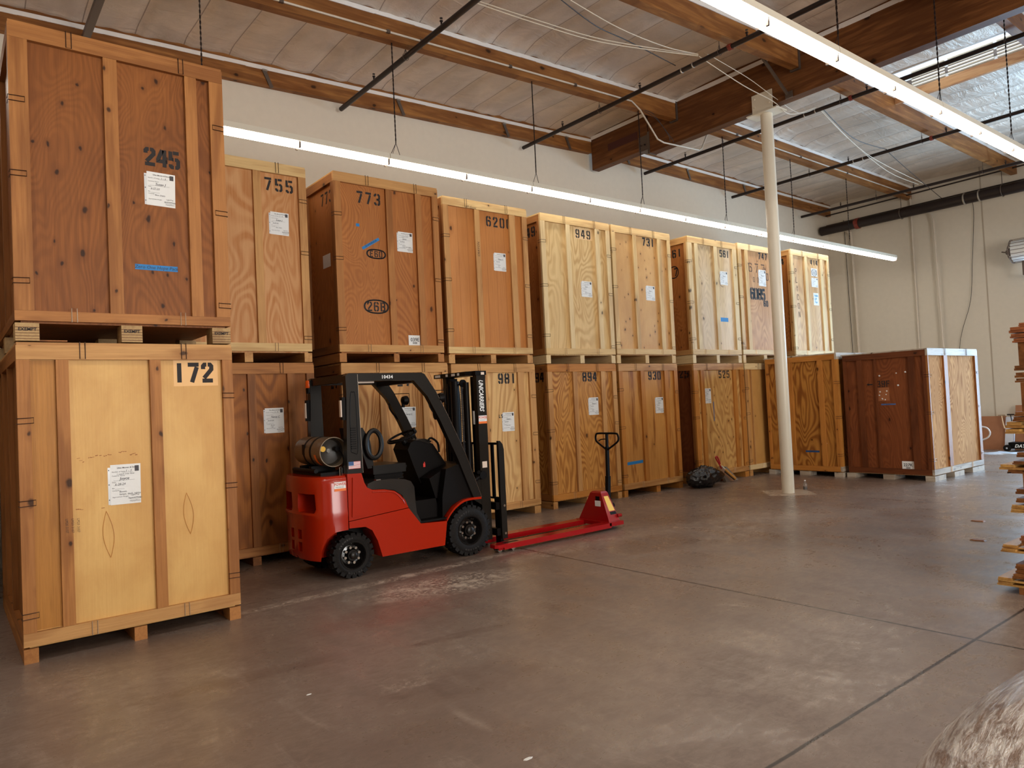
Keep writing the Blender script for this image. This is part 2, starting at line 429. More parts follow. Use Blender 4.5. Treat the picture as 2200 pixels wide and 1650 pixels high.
# ------------------------------------------------------------------ room
XL, XR, YN, YW = -7.0, 19.9, -9.0, 10.32      # left, far, near, long wall
XG = 10.51                                     # girder line
def zc(x): return 6.88+.0304*(x-XG) if x < XG else 6.88-.0115*(x-XG)
tag(MB().box(XL-.2, YN-7, -.2, XR+9, YW+.2, 0).build('floor', M_floor, origin=False), kind='structure')
tag(MB().box(XL, YW, 0, XR+.2, YW+.25, 7.4).build('wall_left', M_wall, origin=False), kind='structure')
DY0, DY1, DZ = .85, 5.45, 4.25                  # dock door opening
mb = MB().box(XR, DY1, 0, XR+.25, YW, 7.4).box(XR, YN, 0, XR+.25, DY0, 7.4).box(XR, DY0, DZ, XR+.25, DY1, 7.4)
tag(mb.build('wall_far', M_wall, origin=False), kind='structure')
tag(MB().box(XL, YN-.25, 0, .9, YN, 7.4).box(7.1, YN-.25, 0, XR+.25, YN, 7.4).box(.9, YN-.25, 4.5, 7.1, YN, 7.4).build('wall_right', M_wall, origin=False), kind='structure')  # door opening made up to hold the added fill light
tag(MB().box(XL-.25, YN-.25, 0, XL, YW+.25, 7.4).build('wall_back', M_wall, origin=False), kind='structure')
mb = MB().box(XR-.03, DY0-.12, 0, XR-.002, DY0, DZ+.12).box(XR-.03, DY1, 0, XR-.002, DY1+.12, DZ+.12).box(XR-.03, DY0, DZ, XR-.002, DY1, DZ+.12)
tag(mb.build('trim_1', M_steel, origin=False), kind='structure')
# a faint vertical panel joint on each wall
tag(MB().box(XR-.004, 6.44, 0, XR-.001, 6.47, 6.9).build('trim_2', plain('joint_caulk', (176, 162, 144), .8), origin=False), kind='structure')

PUR = [8.1, 5.75, 3.35, .95, -1.45, -3.85, -6.25]
bays = [(YW, 8.17), (8.03, 5.82), (5.68, 3.42), (3.28, 1.02), (.88, -1.38), (-1.52, -3.78), (-3.92, -6.18), (-6.32, YN)]
mb = MB()
def hole(x, y):
    return (12.9 < x < 13.95 and 3.5 < y < 5.6) or (4.2 < x < 6.4 and -5 < y < -2.8) or (-3 < x < -1.4 and 1.1 < y < 3.1)
for (x0, x1) in ((XL, XG-.09), (XG+.09, XR)):
    for (ya, yb) in bays:
        nx = int((x1-x0)/.05); ny = 18; rows = []
        ph = random.uniform(0, 6)
        for i in range(nx+1):
            x = x0+(x1-x0)*i/nx; row = []
            for j in range(ny+1):
                t = j/ny; y = ya+(yb-ya)*t
                e = min(t, 1-t)*2
                q = abs(((x-4.49)/.6+.5) % 1-.5)*2; puff = min(1, q*2.2)**.55
                z = zc(x)+.105-.035*puff*min(1, e*4)+.012*math.sin(x*2.3+ph+y*3)*min(1, e*4)
                z -= .095*max(0, 1-e*3.0)**2
                z += .010*math.sin(x*9+y*7+ph)*max(0, 1-e*2.2)+.007*math.sin(x*23+ph*2)*max(0, 1-e*3)
                row.append(mb.bm.verts.new((x, y, z)))
            rows.append(row)
        for i in range(nx):
            for j in range(ny):
                a = rows[i][j].co
                if hole(a.x, a.y) : continue
                f = (rows[i][j], rows[i][j+1], rows[i+1][j+1], rows[i+1][j])
                mb.bm.faces.new(f)
ceil = tag(mb.build('ceiling', M_foil, smooth=True, origin=False, ang=60), kind='structure')
# roof deck above the insulation, with the openings left free
mb = MB()
ox = [(12.9, 13.95, 3.5, 5.6), (4.2, 6.4, -5, -2.8), (-3, -1.4, 1.1, 3.1)]
xs = sorted({XL-.2, XR+.3, *[v for o in ox for v in o[:2]]}); ys = sorted({YN-.2, YW+.3, *[v for o in ox for v in o[2:]]})
for i in range(len(xs)-1):
    for j in range(len(ys)-1):
        cx, cy = (xs[i]+xs[i+1])/2, (ys[j]+ys[j+1])/2
        if any(a < cx < b and c < cy < d for a, b, c, d in ox): continue
        mb.box(xs[i], ys[j], 7.06, xs[i+1], ys[j+1], 7.16)
tag(mb.build('trim_3', M_steel, origin=False), kind='structure')

def beam_x(x0, x1, y, label, w=.13, dep=.33, group='roof beams running along the long wall', foil=(1, 1)):
    t = thing('roof_beam', ((x0+x1)/2, y, zc((x0+x1)/2)-dep), label, 'roof beam', group)
    m = MB(); z0a, z0b = zc(x0)-dep, zc(x1)-dep
    m.loft([[(x0, y-w/2, z0a), (x0, y+w/2, z0a), (x0, y+w/2, zc(x0)+.1), (x0, y-w/2, zc(x0)+.1)],
            [(x1, y-w/2, z0b), (x1, y+w/2, z0b), (x1, y+w/2, zc(x1)+.1), (x1, y-w/2, zc(x1)+.1)]])
    m.build('timber', M_glulam_x, t)
    m = MB()
    for s_, on in ((-1, foil[0]), (1, foil[1])):
        if not on: continue
        ya = y+s_*(w/2+.007); n = int((x1-x0)/.3); pts = []
        for i in range(n):
            xa, xb = x0+(x1-x0)*i/n, x0+(x1-x0)*(i+1)/n; jg = random.uniform(-.003, .003)
            m.loft([[(xa, ya-.004, zc(xa)-.050+jg), (xa, ya+.006, zc(xa)-.050+jg), (xa, ya+.006, zc(xa)+.008), (xa, ya-.004, zc(xa)+.008)],
                    [(xb, ya-.004, zc(xb)-.050+jg), (xb, ya+.006, zc(xb)-.050+jg), (xb, ya+.006, zc(xb)+.008), (xb, ya-.004, zc(xb)+.008)]])
    m.build('foil_edge', M_foiltape, t)
    return t
GL, GR = XG-.09, XG+.09
LB = ['ledger beam on the long white wall, left of the girder', 'glued timber roof beam carrying a thin conduit, left of the girder', 'glued timber roof beam meeting the girder near the column, left side', 'glued timber roof beam highest in the picture behind the bright strip light, left of girder']
b0 = beam_x(XL, GL, YW-.06, LB[0], .1, .27, foil=(1, 0))
b0b = beam_x(GR, XR, YW-.06, 'ledger beam on the long white wall, right of the girder', .1, .27, foil=(1, 0))
b1 = beam_x(XL, GL, 8.1, LB[1]); b2 = beam_x(XL, GL, 5.75, LB[2]); b3 = beam_x(XL, GL, 3.35, LB[3])
c1 = beam_x(GR, XR, 8.1, 'glued timber roof beam above the pale crates, right of the girder')
c2 = beam_x(GR, XR, 5.75, 'sunlit glued timber roof beam crossing behind the strip light, right of the girder')
c3 = beam_x(GR, XR, 3.35, 'glued timber roof beam at the top right corner beside the roof opening')
for y in PUR[3:]:
    beam_x(XL, GL, y, 'glued timber roof beam outside the picture, left half', group='roof beams outside the picture')
    beam_x(GR, XR, y, 'glued timber roof beam outside the picture, right half', group='roof beams outside the picture')
# girder: long part on the column, short part to the wall, steel hinge between
g = thing('roof_girder', (XG, 3.0, 6.15), 'deep dark timber girder resting on the white column', 'girder')
MB().box(GL, YN, 6.15, GR, 8.72, 7.0).build('timber', M_glulam_y, g, .004)
MB().box(GL-.012, 8.70, 6.14, GR+.012, 8.74, 6.55).box(GL-.014, 8.74, 6.235, GL, 8.95, 6.5).box(GR, 8.74, 6.235, GR+.014, 8.95, 6.5).box(GL-.014, 8.74, 6.225, GR+.014, 8.95, 6.24).build('hinge_plate', M_steel, g)
m = MB()
for yy in (8.8, 8.88): m.cyl((GL-.03, yy, 6.33), (GL-.014, yy, 6.33), .014, 8)
m.build('bolt', M_black, g)
m = MB()
for s_ in (-1, 1):
    y = YN
    while y < 8.6:
        m.box(XG+s_*.094-.006, y, 6.86+random.uniform(-.005, .005), XG+s_*.094+.006, min(y+.4, 8.6), 6.93); y += .4
m.build('foil_edge', M_foiltape, g)
for yy, s_ in ((8.1, -1), (5.75, -1), (3.35, -1), (8.1, 1), (5.75, 1), (3.35, 1)):
    x0, x1 = (GL-.05, GL) if s_ < 0 else (GR, GR+.05)
    h = MB().box(x0, yy-.078, 6.53, x1, yy-.066, 6.86).box(x0, yy+.066, 6.53, x1, yy+.078, 6.86).box(x0, yy-.078, 6.52, x1, yy+.078, 6.535)
    h.build('beam_hanger', M_steel, g)
g2 = thing('roof_girder', (XG, 9.5, 6.25), 'short end of the timber girder running into the long wall', 'girder')
MB().box(GL, 8.745, 6.25, GR, YW-.115, 7.0).build('timber', M_glulam_y, g2, .004)
m = MB(); m.box(GL-.012, 8.8, 6.86, GL, 10.2, 6.93).box(GR, 8.8, 6.86, GR+.012, 10.2, 6.93).build('foil_edge', M_foiltape, g2)
MB().box(GL-.001-.004, 8.98, 6.50, GL, 9.75, 6.64).build('old_paint_patch', plain('maroon_patch', (70, 28, 20), .7), g2)

# column
cl = thing('support_column', (10.51, 6.35, 0), 'round white steel column standing on the concrete floor', 'column')
MB().cyl((10.51, 6.35, 0), (10.51, 6.35, 6.07), .095, 40).build('post', M_white, cl, smooth=True)
MB().box(10.36, 6.08, 6.07, 10.66, 6.62, 6.09).build('cap_plate', M_white, cl)
MB().box(GL-.02, 6.17, 6.09, GL-.004, 6.53, 6.40).build('side_plate', M_white, cl)
MB().box(GR+.004, 6.17, 6.09, GR+.02, 6.53, 6.40).build('side_plate', M_white, cl)
m = MB()
for yy in (6.22, 6.48):
    for zz in (6.2, 6.33): m.cyl((GL-.032, yy, zz), (GL-.02, yy, zz), .013, 8)
m.build('bolt', M_white, cl)
t = thing('brace_rod', (9.9, 5.75, 6.2), 'thin grey steel brace slanting from roof beam down to the girder', 'brace')
MB().beam((9.42, 5.86, 6.74), (GL-.02, 5.90, 6.20), .035, .035).build('rod', M_steel, t)
MB().box(GL-.03, 5.82, 6.14, GL-.014, 5.94, 6.24).build('end_plate', M_steel, t)
t = thing('brace_rod', (1.5, 9.2, 6.33), 'grey steel channel at top left, above the dark crate', 'brace')
MB().box(1.46, 8.17, 6.36, 1.54, YW-.115, 6.43).build('channel', M_steel, t, .006)
# straps from ledger to wall
for x in (3.8, 6.0, 8.2, 9.75, 11.45, 13.5, 15.7):
    lb = 'bent steel strap on the ledger beam above the crates'
    t = thing('beam_strap', (x, YW-.15, zc(x)-.29), lb, 'strap', 'steel straps on the ledger beams')
    MB().beam((x-.03, YW-.125, zc(x)-.06), (x+.08, YW-.125, zc(x)-.30), .012, .055, (1, 0, 0)).build('strap', M_steel, t)
    MB().box(x-.06, YW-.16, zc(x)-.085, x+.01, YW-.119, zc(x)-.06).build('hook_end', M_zinc, t)

# roof opening with louvre
t = thing('roof_opening_curb', (13.45, 4.55, 6.8), 'bright white curb of the roof opening, right of the strip light', 'skylight')
MB().box(13.97, 3.42, 6.93, 14.0, 5.68, 7.55).box(12.86, 3.42, 6.93, 12.89, 5.68, 7.55).box(12.89, 3.42, 6.93, 13.97, 3.45, 7.55).box(12.89, 5.65, 6.93, 13.97, 5.68, 7.55).build('curb_wall', plain('curb_white', (228, 228, 226), .5), t)
for ya, yb in ((3.5, 4.15), (4.2, 4.9), (4.95, 5.5)):
    m = MB()
    for k in range(6): m.cyl((13.955, ya, 7.02+k*.055), (13.955, yb, 7.02+k*.055), .02, 8)
    m.build('louvre', plain('louvre_cream', (226, 218, 202), .5), t)
t = MB().box(13.62, 3.42, 6.69, 13.68, 5.68, 6.86).build('roof_header', M_lumber_y)
tag(t, 'bright orange timber header crossing below the roof opening', 'timber')
for (a, b, c, d) in ox[1:]:
    tag(MB().box(a-.03, c-.03, 6.9, a, d+.03, 7.5).box(b, c-.03, 6.9, b+.03, d+.03, 7.5).box(a, c-.03, 6.9, b, c, 7.5).box(a, d, 6.9, b, d+.03, 7.5).build('roof_opening_curb', M_white), 'white roof opening curb outside the picture', 'skylight', 'roof openings outside the picture')

# ------------------------------------------------------------------ strip lights
def strip(x0, y, z, label, group, chain=True, n2=2, L=2.38):
    t = thing('strip_light', (x0+L/2, y, z), label, 'strip light', group)
    m = MB().prism([(y-.078, z+.053), (y+.078, z+.053), (y+.066, z+.125), (y-.066, z+.125)], x0+.004, x0+L-.004, 'yz')
    m.build('housing', M_white, t)
    for k in range(n2):
        a = x0+k*L/2+.018; b = x0+(k+1)*L/2-(.034 if k else .018)
        MB().prism([(y-.066, z+.052), (y-.066, z+.034), (y-.052, z+.004), (y-.03, z-.006), (y+.03, z-.006), (y+.052, z+.004), (y+.066, z+.034), (y+.066, z+.052)], a, b, 'yz').build('lit_cover', M_lamp, t)
    m = MB()
    for k in range(1, 3):
        xx = x0+k*L/2-(.014 if k == 2 else 0)
        for yy in (-.045, .045): m.box(xx-.012, y+yy-.014, z-.018, xx+.012, y+yy+.014, z+.052)
    m.build('lampholder', M_steel, t)
    if chain:
        xx = x0+.13; zt = zc(xx)-.335
        m = MB(); zz = z+.33
        m.tube([(xx-.11, y-.05, z+.115), (xx, y, z+.30)], .004, 5).tube([(xx+.10, y+.05, z+.115), (xx, y, z+.30)], .004, 5)
        m.tube([(xx-.04, y+.05, z+.115), (xx, y, z+.30)], .003, 5)
        k = 0; zl = z+.30
        while zl < zt:
            if k % 2: m.box(xx-.0085, y-.003, zl, xx+.0085, y+.003, zl+.034)
            else: m.box(xx-.003, y-.0085, zl, xx+.003, y+.0085, zl+.034)
            zl += .03; k += 1
        m.build('hanging_chain', M_black, t)
    return t
x = 2.18-2.38*3
k = 0
while x < 16.6:
    vis = x > 2.0
    strip(x, 8.1, 4.755, ('strip light in the long row above the crates by the wall' if x > 1 else 'strip light in the wall row left of the dark stacked crate'), 'strip lights in the row by the wall' if x > 1 else 'strip lights left of the stacked crates')
    x += 2.38
x = 4.32-2.33*4
while x < 17.5:
    strip(x, 3.3, 4.68, 'strip light in the bright near row crossing the top right' if x > 4 else 'strip light in the near row, out of the picture', 'strip lights in the near row' if x > 4 else 'strip lights of the near row outside the picture', L=2.33)
    x += 2.33
for yy in (-1.5, -5.8):
    x = -4.5
    while x < 17.5:
        strip(x, yy, 4.7, 'strip light hung over the aisle behind the viewpoint', 'strip lights behind the viewpoint', chain=False)
        x += 2.38

# ------------------------------------------------------------------ sprinkler pipes
def head(m, x, y, z, s=1):
    m.cyl((x, y, z), (x, y, z+.05), .012, 8); m.cyl((x, y, z+.05), (x, y, z+.058), .022, 10)
    m.tube([(x-.015, y, z+.058), (x-.012, y, z+.08), (x, y, z+.09), (x+.012, y, z+.08), (x+.015, y, z+.058)], .003, 5); m.cyl((x, y, z+.09), (x, y, z+.094), .02, 10)
names = ['first sprinkler pipe from the left, ending above the tan crates', 'sprinkler pipe crossing left of the girder, second from the left', 'sprinkler pipe crossing in front of the column top', 'sprinkler pipe running behind the column, right of the girder', 'sprinkler pipe nearest the far wall']
for i, (px, pz, pr_) in enumerate(((4.956, 6.30, .036), (8.609, 6.37, .034), (11.99, 6.435, .034), (15.15, 6.37, .034), (18.28, 6.28, .034))):
    t = thing('sprinkler_pipe', (px, 3, pz), 'dark iron '+names[i], 'sprinkler pipe')
    MB().cyl((px, YW-.13, pz), (px, YN+.1, pz), pr_, 14).build('pipe', M_black, t, smooth=True)
    for yy in (9.1, 7.32, 5.42, 3.0):
        m = MB(); head(m, px, yy, pz+pr_-.005); m.build('sprinkler_head', M_black, t)
    for yy in (8.2, 5.86, 3.46):
        m = MB(); ring = [(px+.047*math.cos(a), yy, pz+.047*math.sin(a)) for a in [math.pi*(.5+2*k/12) for k in range(13)]]
        m.tube(ring, .004, 5); m.tube([(px, yy, pz+.047), (px, yy, zc(px)-.33+.04)], .004, 5); m.tube([(px-.02, yy, pz+.05), (px, yy, pz+.11), (px+.02, yy, pz+.05)], .005, 5)
        m.build('pipe_hook', M_steel, t)
    if i in (1, 2, 3):
        MB().cyl((px, 5.66, pz), (px, 5.71, pz), pr_+.012, 14).box(px-.062, 5.665, pz-.01, px+.062, 5.705, pz+.01).build('coupling', M_red_coup, t)
        m = MB()
        for yy in (6.3, 6.5) if i < 3 else (7.0, 7.2): m.lathe([(pr_, 0), (pr_+.008, .004), (pr_+.008, .016), (pr_, .02)], (px, yy, pz), (0, 1, 0), 12)
        m.build('pipe_clamp', M_zinc, t)
t = thing('main_pipe', (19.4, 7.0, 6.0), 'thick black fire main running along the top of the far wall', 'pipe')
MB().cyl((19.4, 10.25, 6.02), (19.4, 4.0, 6.02), .125, 24).build('pipe', M_black, t, smooth=True)
MB().cyl((19.4, 9.18, 6.02), (19.4, 9.28, 6.02), .145, 20).box(19.2, 9.2, 5.98, 19.6, 9.26, 6.06).build('coupling', M_red_coup, t)
for yy in (8.1, 5.85):
    m = MB(); m.tube([(19.4+.14*math.cos(a), yy, 6.02+.14*math.sin(a)) for a in [math.pi*(.5+2*k/16) for k in range(17)]], .01, 6); m.tube([(19.4, yy, 6.16), (19.4, yy, 6.48)], .008, 6)
    m.build('pipe_hanger', M_steel, t)
m = MB()
for yy in (6.3, 6.62): m.lathe([(.125, 0), (.14, .01), (.14, .03), (.125, .04)], (19.4, yy, 6.02), (0, 1, 0), 20)
m.build('groove_ring', M_zinc, t)
t = thing('branch_pipe', (19.6, 7, 6.2), 'thin dark pipe just above the thick fire main', 'pipe')
MB().cyl((19.6, 10.2, 6.19), (19.6, 4, 6.22), .016, 8).build('pipe', M_black, t)
t = thing('branch_pipe', (19.6, 7, 6.5), 'thin dark pipe under the roof at the far wall', 'pipe')
MB().cyl((19.6, 10.2, 6.47), (19.6, 4, 6.56), .018, 8).build('pipe', M_black, t)
# conduits on the far wall
def conduit(label, pts, r): return tag(MB().tube(curve(pts, 5), r, 8).build('wall_conduit', M_conduit, smooth=True), label, 'conduit')
conduit('pale conduit on the far wall, thickest, with a bend at the top', [(19.8, 10.3, 6.02), (19.8, 10.0, 6.02), (19.8, 9.78, 6.0), (19.8, 9.66, 5.88), (19.8, 9.62, 5.65), (19.8, 9.6, 3), (19.8, 9.58, 0)], .035)
conduit('pale thin conduit on the far wall, straight from the roof beam', [(19.84, 8.05, 6.5), (19.84, 8.05, 4), (19.84, 8.06, 0)], .022)
conduit('pale conduit on the far wall, rightmost of three, bent at the top', [(19.78, 10.3, 6.12), (19.78, 9.3, 6.1), (19.78, 7.85, 6.08), (19.78, 7.62, 6.02), (19.78, 7.52, 5.8), (19.78, 7.5, 5.4), (19.78, 7.46, 2.5), (19.78, 7.45, 0)], .027)
tag(MB().tube([(19.86, 9.83, 6.3), (19.86, 9.80, 3), (19.86, 9.79, 0)], .008, 6).build('wall_wire', M_wire_b), 'thin dark wire down the far wall beside the thickest conduit', 'wire')
tag(MB().tube(curve([(19.8, 6.68, 6.2), (19.86, 6.62, 5.8), (19.86, 6.72, 4.6), (19.86, 6.82, 3.6), (19.86, 7.14, 2.4), (19.86, 7.2, 0)], 5), .006, 5).build('wall_wire', M_wire_b), 'thin loose wire swinging down the far wall, right of the conduits', 'wire')
# conduit along the left middle beam, crossing below the girder
def zb(x): return zc(x)-.24
pts = [(-3, 8.02, zb(-3)+.06), (2.9, 8.02, zb(2.9)), (6.5, 8.02, zb(6.5)), (9.2, 8.02, zb(9.2)), (9.42, 8.03, 6.50), (9.86, 8.05, 6.09), (10.02, 8.05, 6.06), (10.98, 8.02, 6.09), (11.06, 8.02, 6.14), (11.3, 8.02, 6.52), (11.45, 8.02, zb(11.4)), (15, 8.02, zb(15)), (19.8, 8.02, zb(19.8))]
t = thing('beam_conduit', (10.5, 8.02, 6.05), 'pale metal conduit clipped to the middle beam, bending under the girder', 'conduit')
MB().tube(pts, .014, 8).build('tube', M_conduit, t, smooth=True)
m = MB()
for x in (3.2, 4.6, 5.1, 6.6, 7.9, 12.2, 14.5, 16.5): m.box(x-.025, 8.0, zb(x)-.02, x+.025, 8.035, zb(x)+.02)
m.build('strap', M_steel, t)
tag(MB().tube(curve([(9.45, 7.96, 6.48), (9.6, 7.9, 6.42), (9.95, 7.92, 6.2), (10.15, 7.95, 6.1), (10.2, 7.98, 6.08)], 5), .005, 5).tube(curve([(9.45, 7.96, 6.46), (9.7, 7.9, 6.34), (10.0, 7.92, 6.14), (10.1, 7.98, 6.08)], 5), .005, 5).build('loose_cable', M_wire_b), 'loose dark cable hanging by the conduit bend at the girder', 'cable')
def cable(label, pts, mat, r=.007): return tag(MB().tube(curve(pts, 6), r, 5).build('ceiling_cable', mat), label, 'cable')
cable('pale cable strung from the first sprinkler pipe, lower of the pair', [(4.94, 6.72, 6.36), (5.86, 6.59, 6.3), (6.98, 6.49, 6.32), (8.53, 6.16, 6.42)], M_wire_w)
cable('pale cable strung from the first sprinkler pipe, upper of the pair', [(5.03, 6.7, 6.38), (5.84, 6.57, 6.33), (6.96, 6.46, 6.34), (8.52, 6.15, 6.43)], M_wire_w)
cable('pale cable drooping across the column top plate', [(8.55, 6.16, 6.42), (9.58, 6.15, 6.25), (10.3, 6.10, 6.15), (10.8, 6.1, 6.05), (11.93, 6.25, 6.47)], M_wire_w)
cable('pale cable from the top edge to the second sprinkler pipe', [(6.0, 6.1, 6.4), (6.9, 6.16, 6.35), (7.85, 6.19, 6.38), (8.5, 6.14, 6.43)], M_wire_w)
cable('black cable under the ceiling left of the second sprinkler pipe', [(5.97, 6.27, 6.5), (6.75, 6.42, 6.45), (7.45, 6.5, 6.48), (8.49, 6.53, 6.42)], M_wire_b)
cable('thin pale cable above the column top', [(8.6, 6.05, 6.42), (9.63, 6.09, 6.35), (10.29, 6.07, 6.2), (11.23, 6.2, 6.2), (11.97, 6.27, 6.47)], M_wire_w, .005)
cable('pale cable sagging right of the column toward the far wall, upper', [(12.05, 6.27, 6.47), (13.67, 6.5, 6.25), (16.04, 6.9, 6.2), (18.2, 7.18, 6.34)], M_wire_w)
cable('pale cable sagging right of the column toward the far wall, lower', [(12.05, 6.25, 6.47), (14.4, 6.59, 6.2), (18.25, 7.09, 6.34)], M_wire_w)
cable('black cable sagging between the two pipes right of the column', [(12.0, 6.21, 6.47), (13.5, 6.40, 6.28), (15.15, 6.53, 6.41)], M_wire_b)
cable('black cable from the right hand pipe to the far wall', [(15.15, 6.54, 6.4), (16.62, 6.75, 6.3), (19.4, 7.12, 6.14)], M_wire_b)

# ------------------------------------------------------------------ lettering
def arc(cx, cy, rx, ry, a0, a1, n=8): return [(cx+rx*math.cos(math.radians(a0+(a1-a0)*i/n)), cy+ry*math.sin(math.radians(a0+(a1-a0)*i/n))) for i in range(n+1)]
GLY = {
 '0': [[(1.75, 6.45), (1, 6.45), (.55, 5.9), (.55, 1.1), (1, .55), (1.75, .55)], [(2.25, 6.45), (3, 6.45), (3.45, 5.9), (3.45, 1.1), (3, .55), (2.25, .55)]],
 '1': [[(2, 0), (2, 7)]],
 '2': [[(.55, 4.8), (.55, 5.9), (1, 6.45), (1.75, 6.45)], [(2.2, 6.45), (3, 6.45), (3.45, 5.9), (3.45, 4.7), (.8, 1.5)], [(.2, .55), (3.9, .55)]],
 '3': [[(.55, 5.2), (.55, 5.9), (1, 6.45), (1.75, 6.45)], [(2.25, 6.45), (3, 6.45), (3.45, 5.9), (3.45, 4.3), (2.9, 3.55), (3.45, 2.8), (3.45, 1.1), (3, .55), (2.25, .55)], [(1.75, .55), (1, .55), (.55, 1.1), (.55, 1.8)], [(1.6, 3.55), (2.6, 3.55)]],
 '4': [[(2.1, 6.9), (.5, 2.9), (.5, 2.3), (2.1, 2.3)], [(2.85, 0), (2.85, 7)], [(3.4, 2.3), (4, 2.3)]],
 '5': [[(1.5, 6.45), (3.8, 6.45)], [(.6, 7), (.6, 3.2)], [(1.2, 3.75), (1.8, 3.75)], [(2.2, 3.75), (3, 3.75), (3.45, 3.2), (3.45, 1.1), (3, .55), (2.25, .55)], [(1.8, .55), (1, .55), (.6, 1.0), (.6, 1.7)]],
 '6': [[(1.75, 6.45), (1, 6.45), (.55, 5.9), (.55, 1.1), (1, .55), (1.75, .55)], [(2.2, 6.45), (3, 6.45), (3.45, 5.9), (3.45, 5.1)], [(1.3, 3.8), (3, 3.8), (3.45, 3.2), (3.45, 1.1), (3, .55), (2.2, .55)]],
 '7': [[(.1, 6.45), (3.9, 6.45)], [(3.2, 5.6), (1.4, 0)]],
 '8': [[(1.75, 6.45), (1, 6.45), (.55, 5.9), (.55, 4.3), (1, 3.55), (.55, 2.8), (.55, 1.1), (1, .55), (1.75, .55)], [(2.25, 6.45), (3, 6.45), (3.45, 5.9), (3.45, 4.3), (3, 3.55), (3.45, 2.8), (3.45, 1.1), (3, .55), (2.25, .55)], [(1.2, 3.55), (2.8, 3.55)]],
 '9': [[(2.25, .55), (3, .55), (3.45, 1.1), (3.45, 5.9), (3, 6.45), (2.25, 6.45)], [(1.75, .55), (1, .55), (.55, 1.1), (.55, 1.9)], [(2.7, 3.2), (1, 3.2), (.55, 3.8), (.55, 5.9), (1, 6.45), (1.75, 6.45)]],
 'E': [[(.6, 0), (.6, 7)], [(1.4, 6.45), (3.7, 6.45)], [(1.4, 3.6), (3.1, 3.6)], [(1.4, .55), (3.7, .55)]],
 'F': [[(.6, 0), (.6, 7)], [(1.4, 6.45), (3.8, 6.45)], [(1.4, 3.6), (3, 3.6)]],
 'B': [[(.6, 0), (.6, 7)], [(1.4, 6.45), (3, 6.45), (3.45, 5.9), (3.45, 4.3), (2.9, 3.55), (3.45, 2.8), (3.45, 1.1), (3, .55), (1.4, .55)], [(1.4, 3.55), (2.6, 3.55)]],
 'C': [[(1.8, 6.45), (1, 6.45), (.55, 5.9), (.55, 1.1), (1, .55), (1.8, .55)], [(2.2, 6.45), (3, 6.45), (3.45, 5.9), (3.45, 5)], [(2.2, .55), (3, .55), (3.45, 1.1), (3.45, 2)]],
 'P': [[(.6, 0), (.6, 7)], [(1.4, 6.45), (3, 6.45), (3.45, 5.9), (3.45, 4), (3, 3.4), (1.4, 3.4)]],
 'L': [[(.6, 7), (.6, 0)], [(1.3, .55), (3.8, .55)]],
 'Y': [[(.4, 7), (2, 3.8)], [(3.6, 7), (2.2, 4.2)], [(2, 3.4), (2, 0)]],
 'O': [[(1.75, 6.45), (1, 6.45), (.55, 5.9), (.55, 1.1), (1, .55), (1.75, .55)], [(2.25, 6.45), (3, 6.45), (3.45, 5.9), (3.45, 1.1), (3, .55), (2.25, .55)]],
 'N': [[(.5, 0), (.5, 7)], [(.9, 6.2), (3.1, .8)], [(3.5, 0), (3.5, 7)]],
}
class Face:
    """a side of a crate: u to the right as seen from outside, v up"""
    def __init__(s, O, U, N): s.O, s.U, s.N, s.V = Vector(O), Vector(U), Vector(N), Vector((0, 0, 1))
    def p(s, u, v, off=0): return s.O+s.U*u+s.V*v+s.N*off
    def slab(s, mb, u0, v0, u1, v1, o0, o1): return mb.obox(s.p((u0+u1)/2, (v0+v1)/2, (o0+o1)/2), s.U*(u1-u0)/2, s.V*(v1-v0)/2, s.N*(o1-o0)/2)
    def stencil(s, mb, txt, u, v, h=.14, pitch=.115, w=1.5, off=.0015, xs=1.0):
        k = h/7
        for ch in txt:
            for st in GLY.get(ch, []): mb.ribbon([(a*k*xs, b*k) for a, b in st], w*k, s.p(u, v, off), s.U, s.V)
            u += pitch
        return mb
    def sheet(s, parent, u0, v0, u1, v1, mat, name, rot=0, off=.001, th=.0015):
        c = s.p((u0+u1)/2, (v0+v1)/2, off+th/2); cu, su = math.cos(rot), math.sin(rot)
        return MB().obox(c, (s.U*cu+s.V*su)*(u1-u0)/2, (-s.U*su+s.V*cu)*(v1-v0)/2, s.N*th/2).build(name, mat, parent)
    def txt(s, mb, body, size, u, v, off=.004, **k): return mb.text(body, size, s.p(u, v, off), s.U, s.V, **k)
    def rect(s, mb, u0, v0, u1, v1, off): return mb.poly([s.p(u0, v0, off), s.p(u1, v0, off), s.p(u1, v1, off), s.p(u0, v1, off)])

TONES = {  # batten colours
 'amber': ((182, 118, 64), (120, 66, 28)), 'tan': ((206, 150, 92), (150, 92, 46)), 'pale': ((226, 184, 126), (176, 126, 74)),
 'cream': ((232, 198, 148), (190, 146, 96)), 'brown': ((160, 98, 50), (98, 54, 24)), 'dark': ((112, 58, 30), (66, 30, 14)), 'weath': ((192, 172, 152), (120, 94, 74)), 'orange': ((196, 126, 58), (138, 76, 28)), 'block': ((186, 146, 98), (132, 94, 56))}
def bat(tone, axis):
    a, b = TONES[tone]
    return wood('batten_%s_%s' % (tone, axis), a, b, 'streak', 4, .35, .30, axis, .5, kscale=5.0)
PAPERS = [("1 - 6", "Susan J", "6-27-24", "Box chairs"), ("1 - 3\n1 couch over flow", "Joyce", "6-28-24", "Boxes,\nlamps, desk, tables"), ("2 - 9", "Nancy C", "6-27-24", "Boxes\nrugs")]
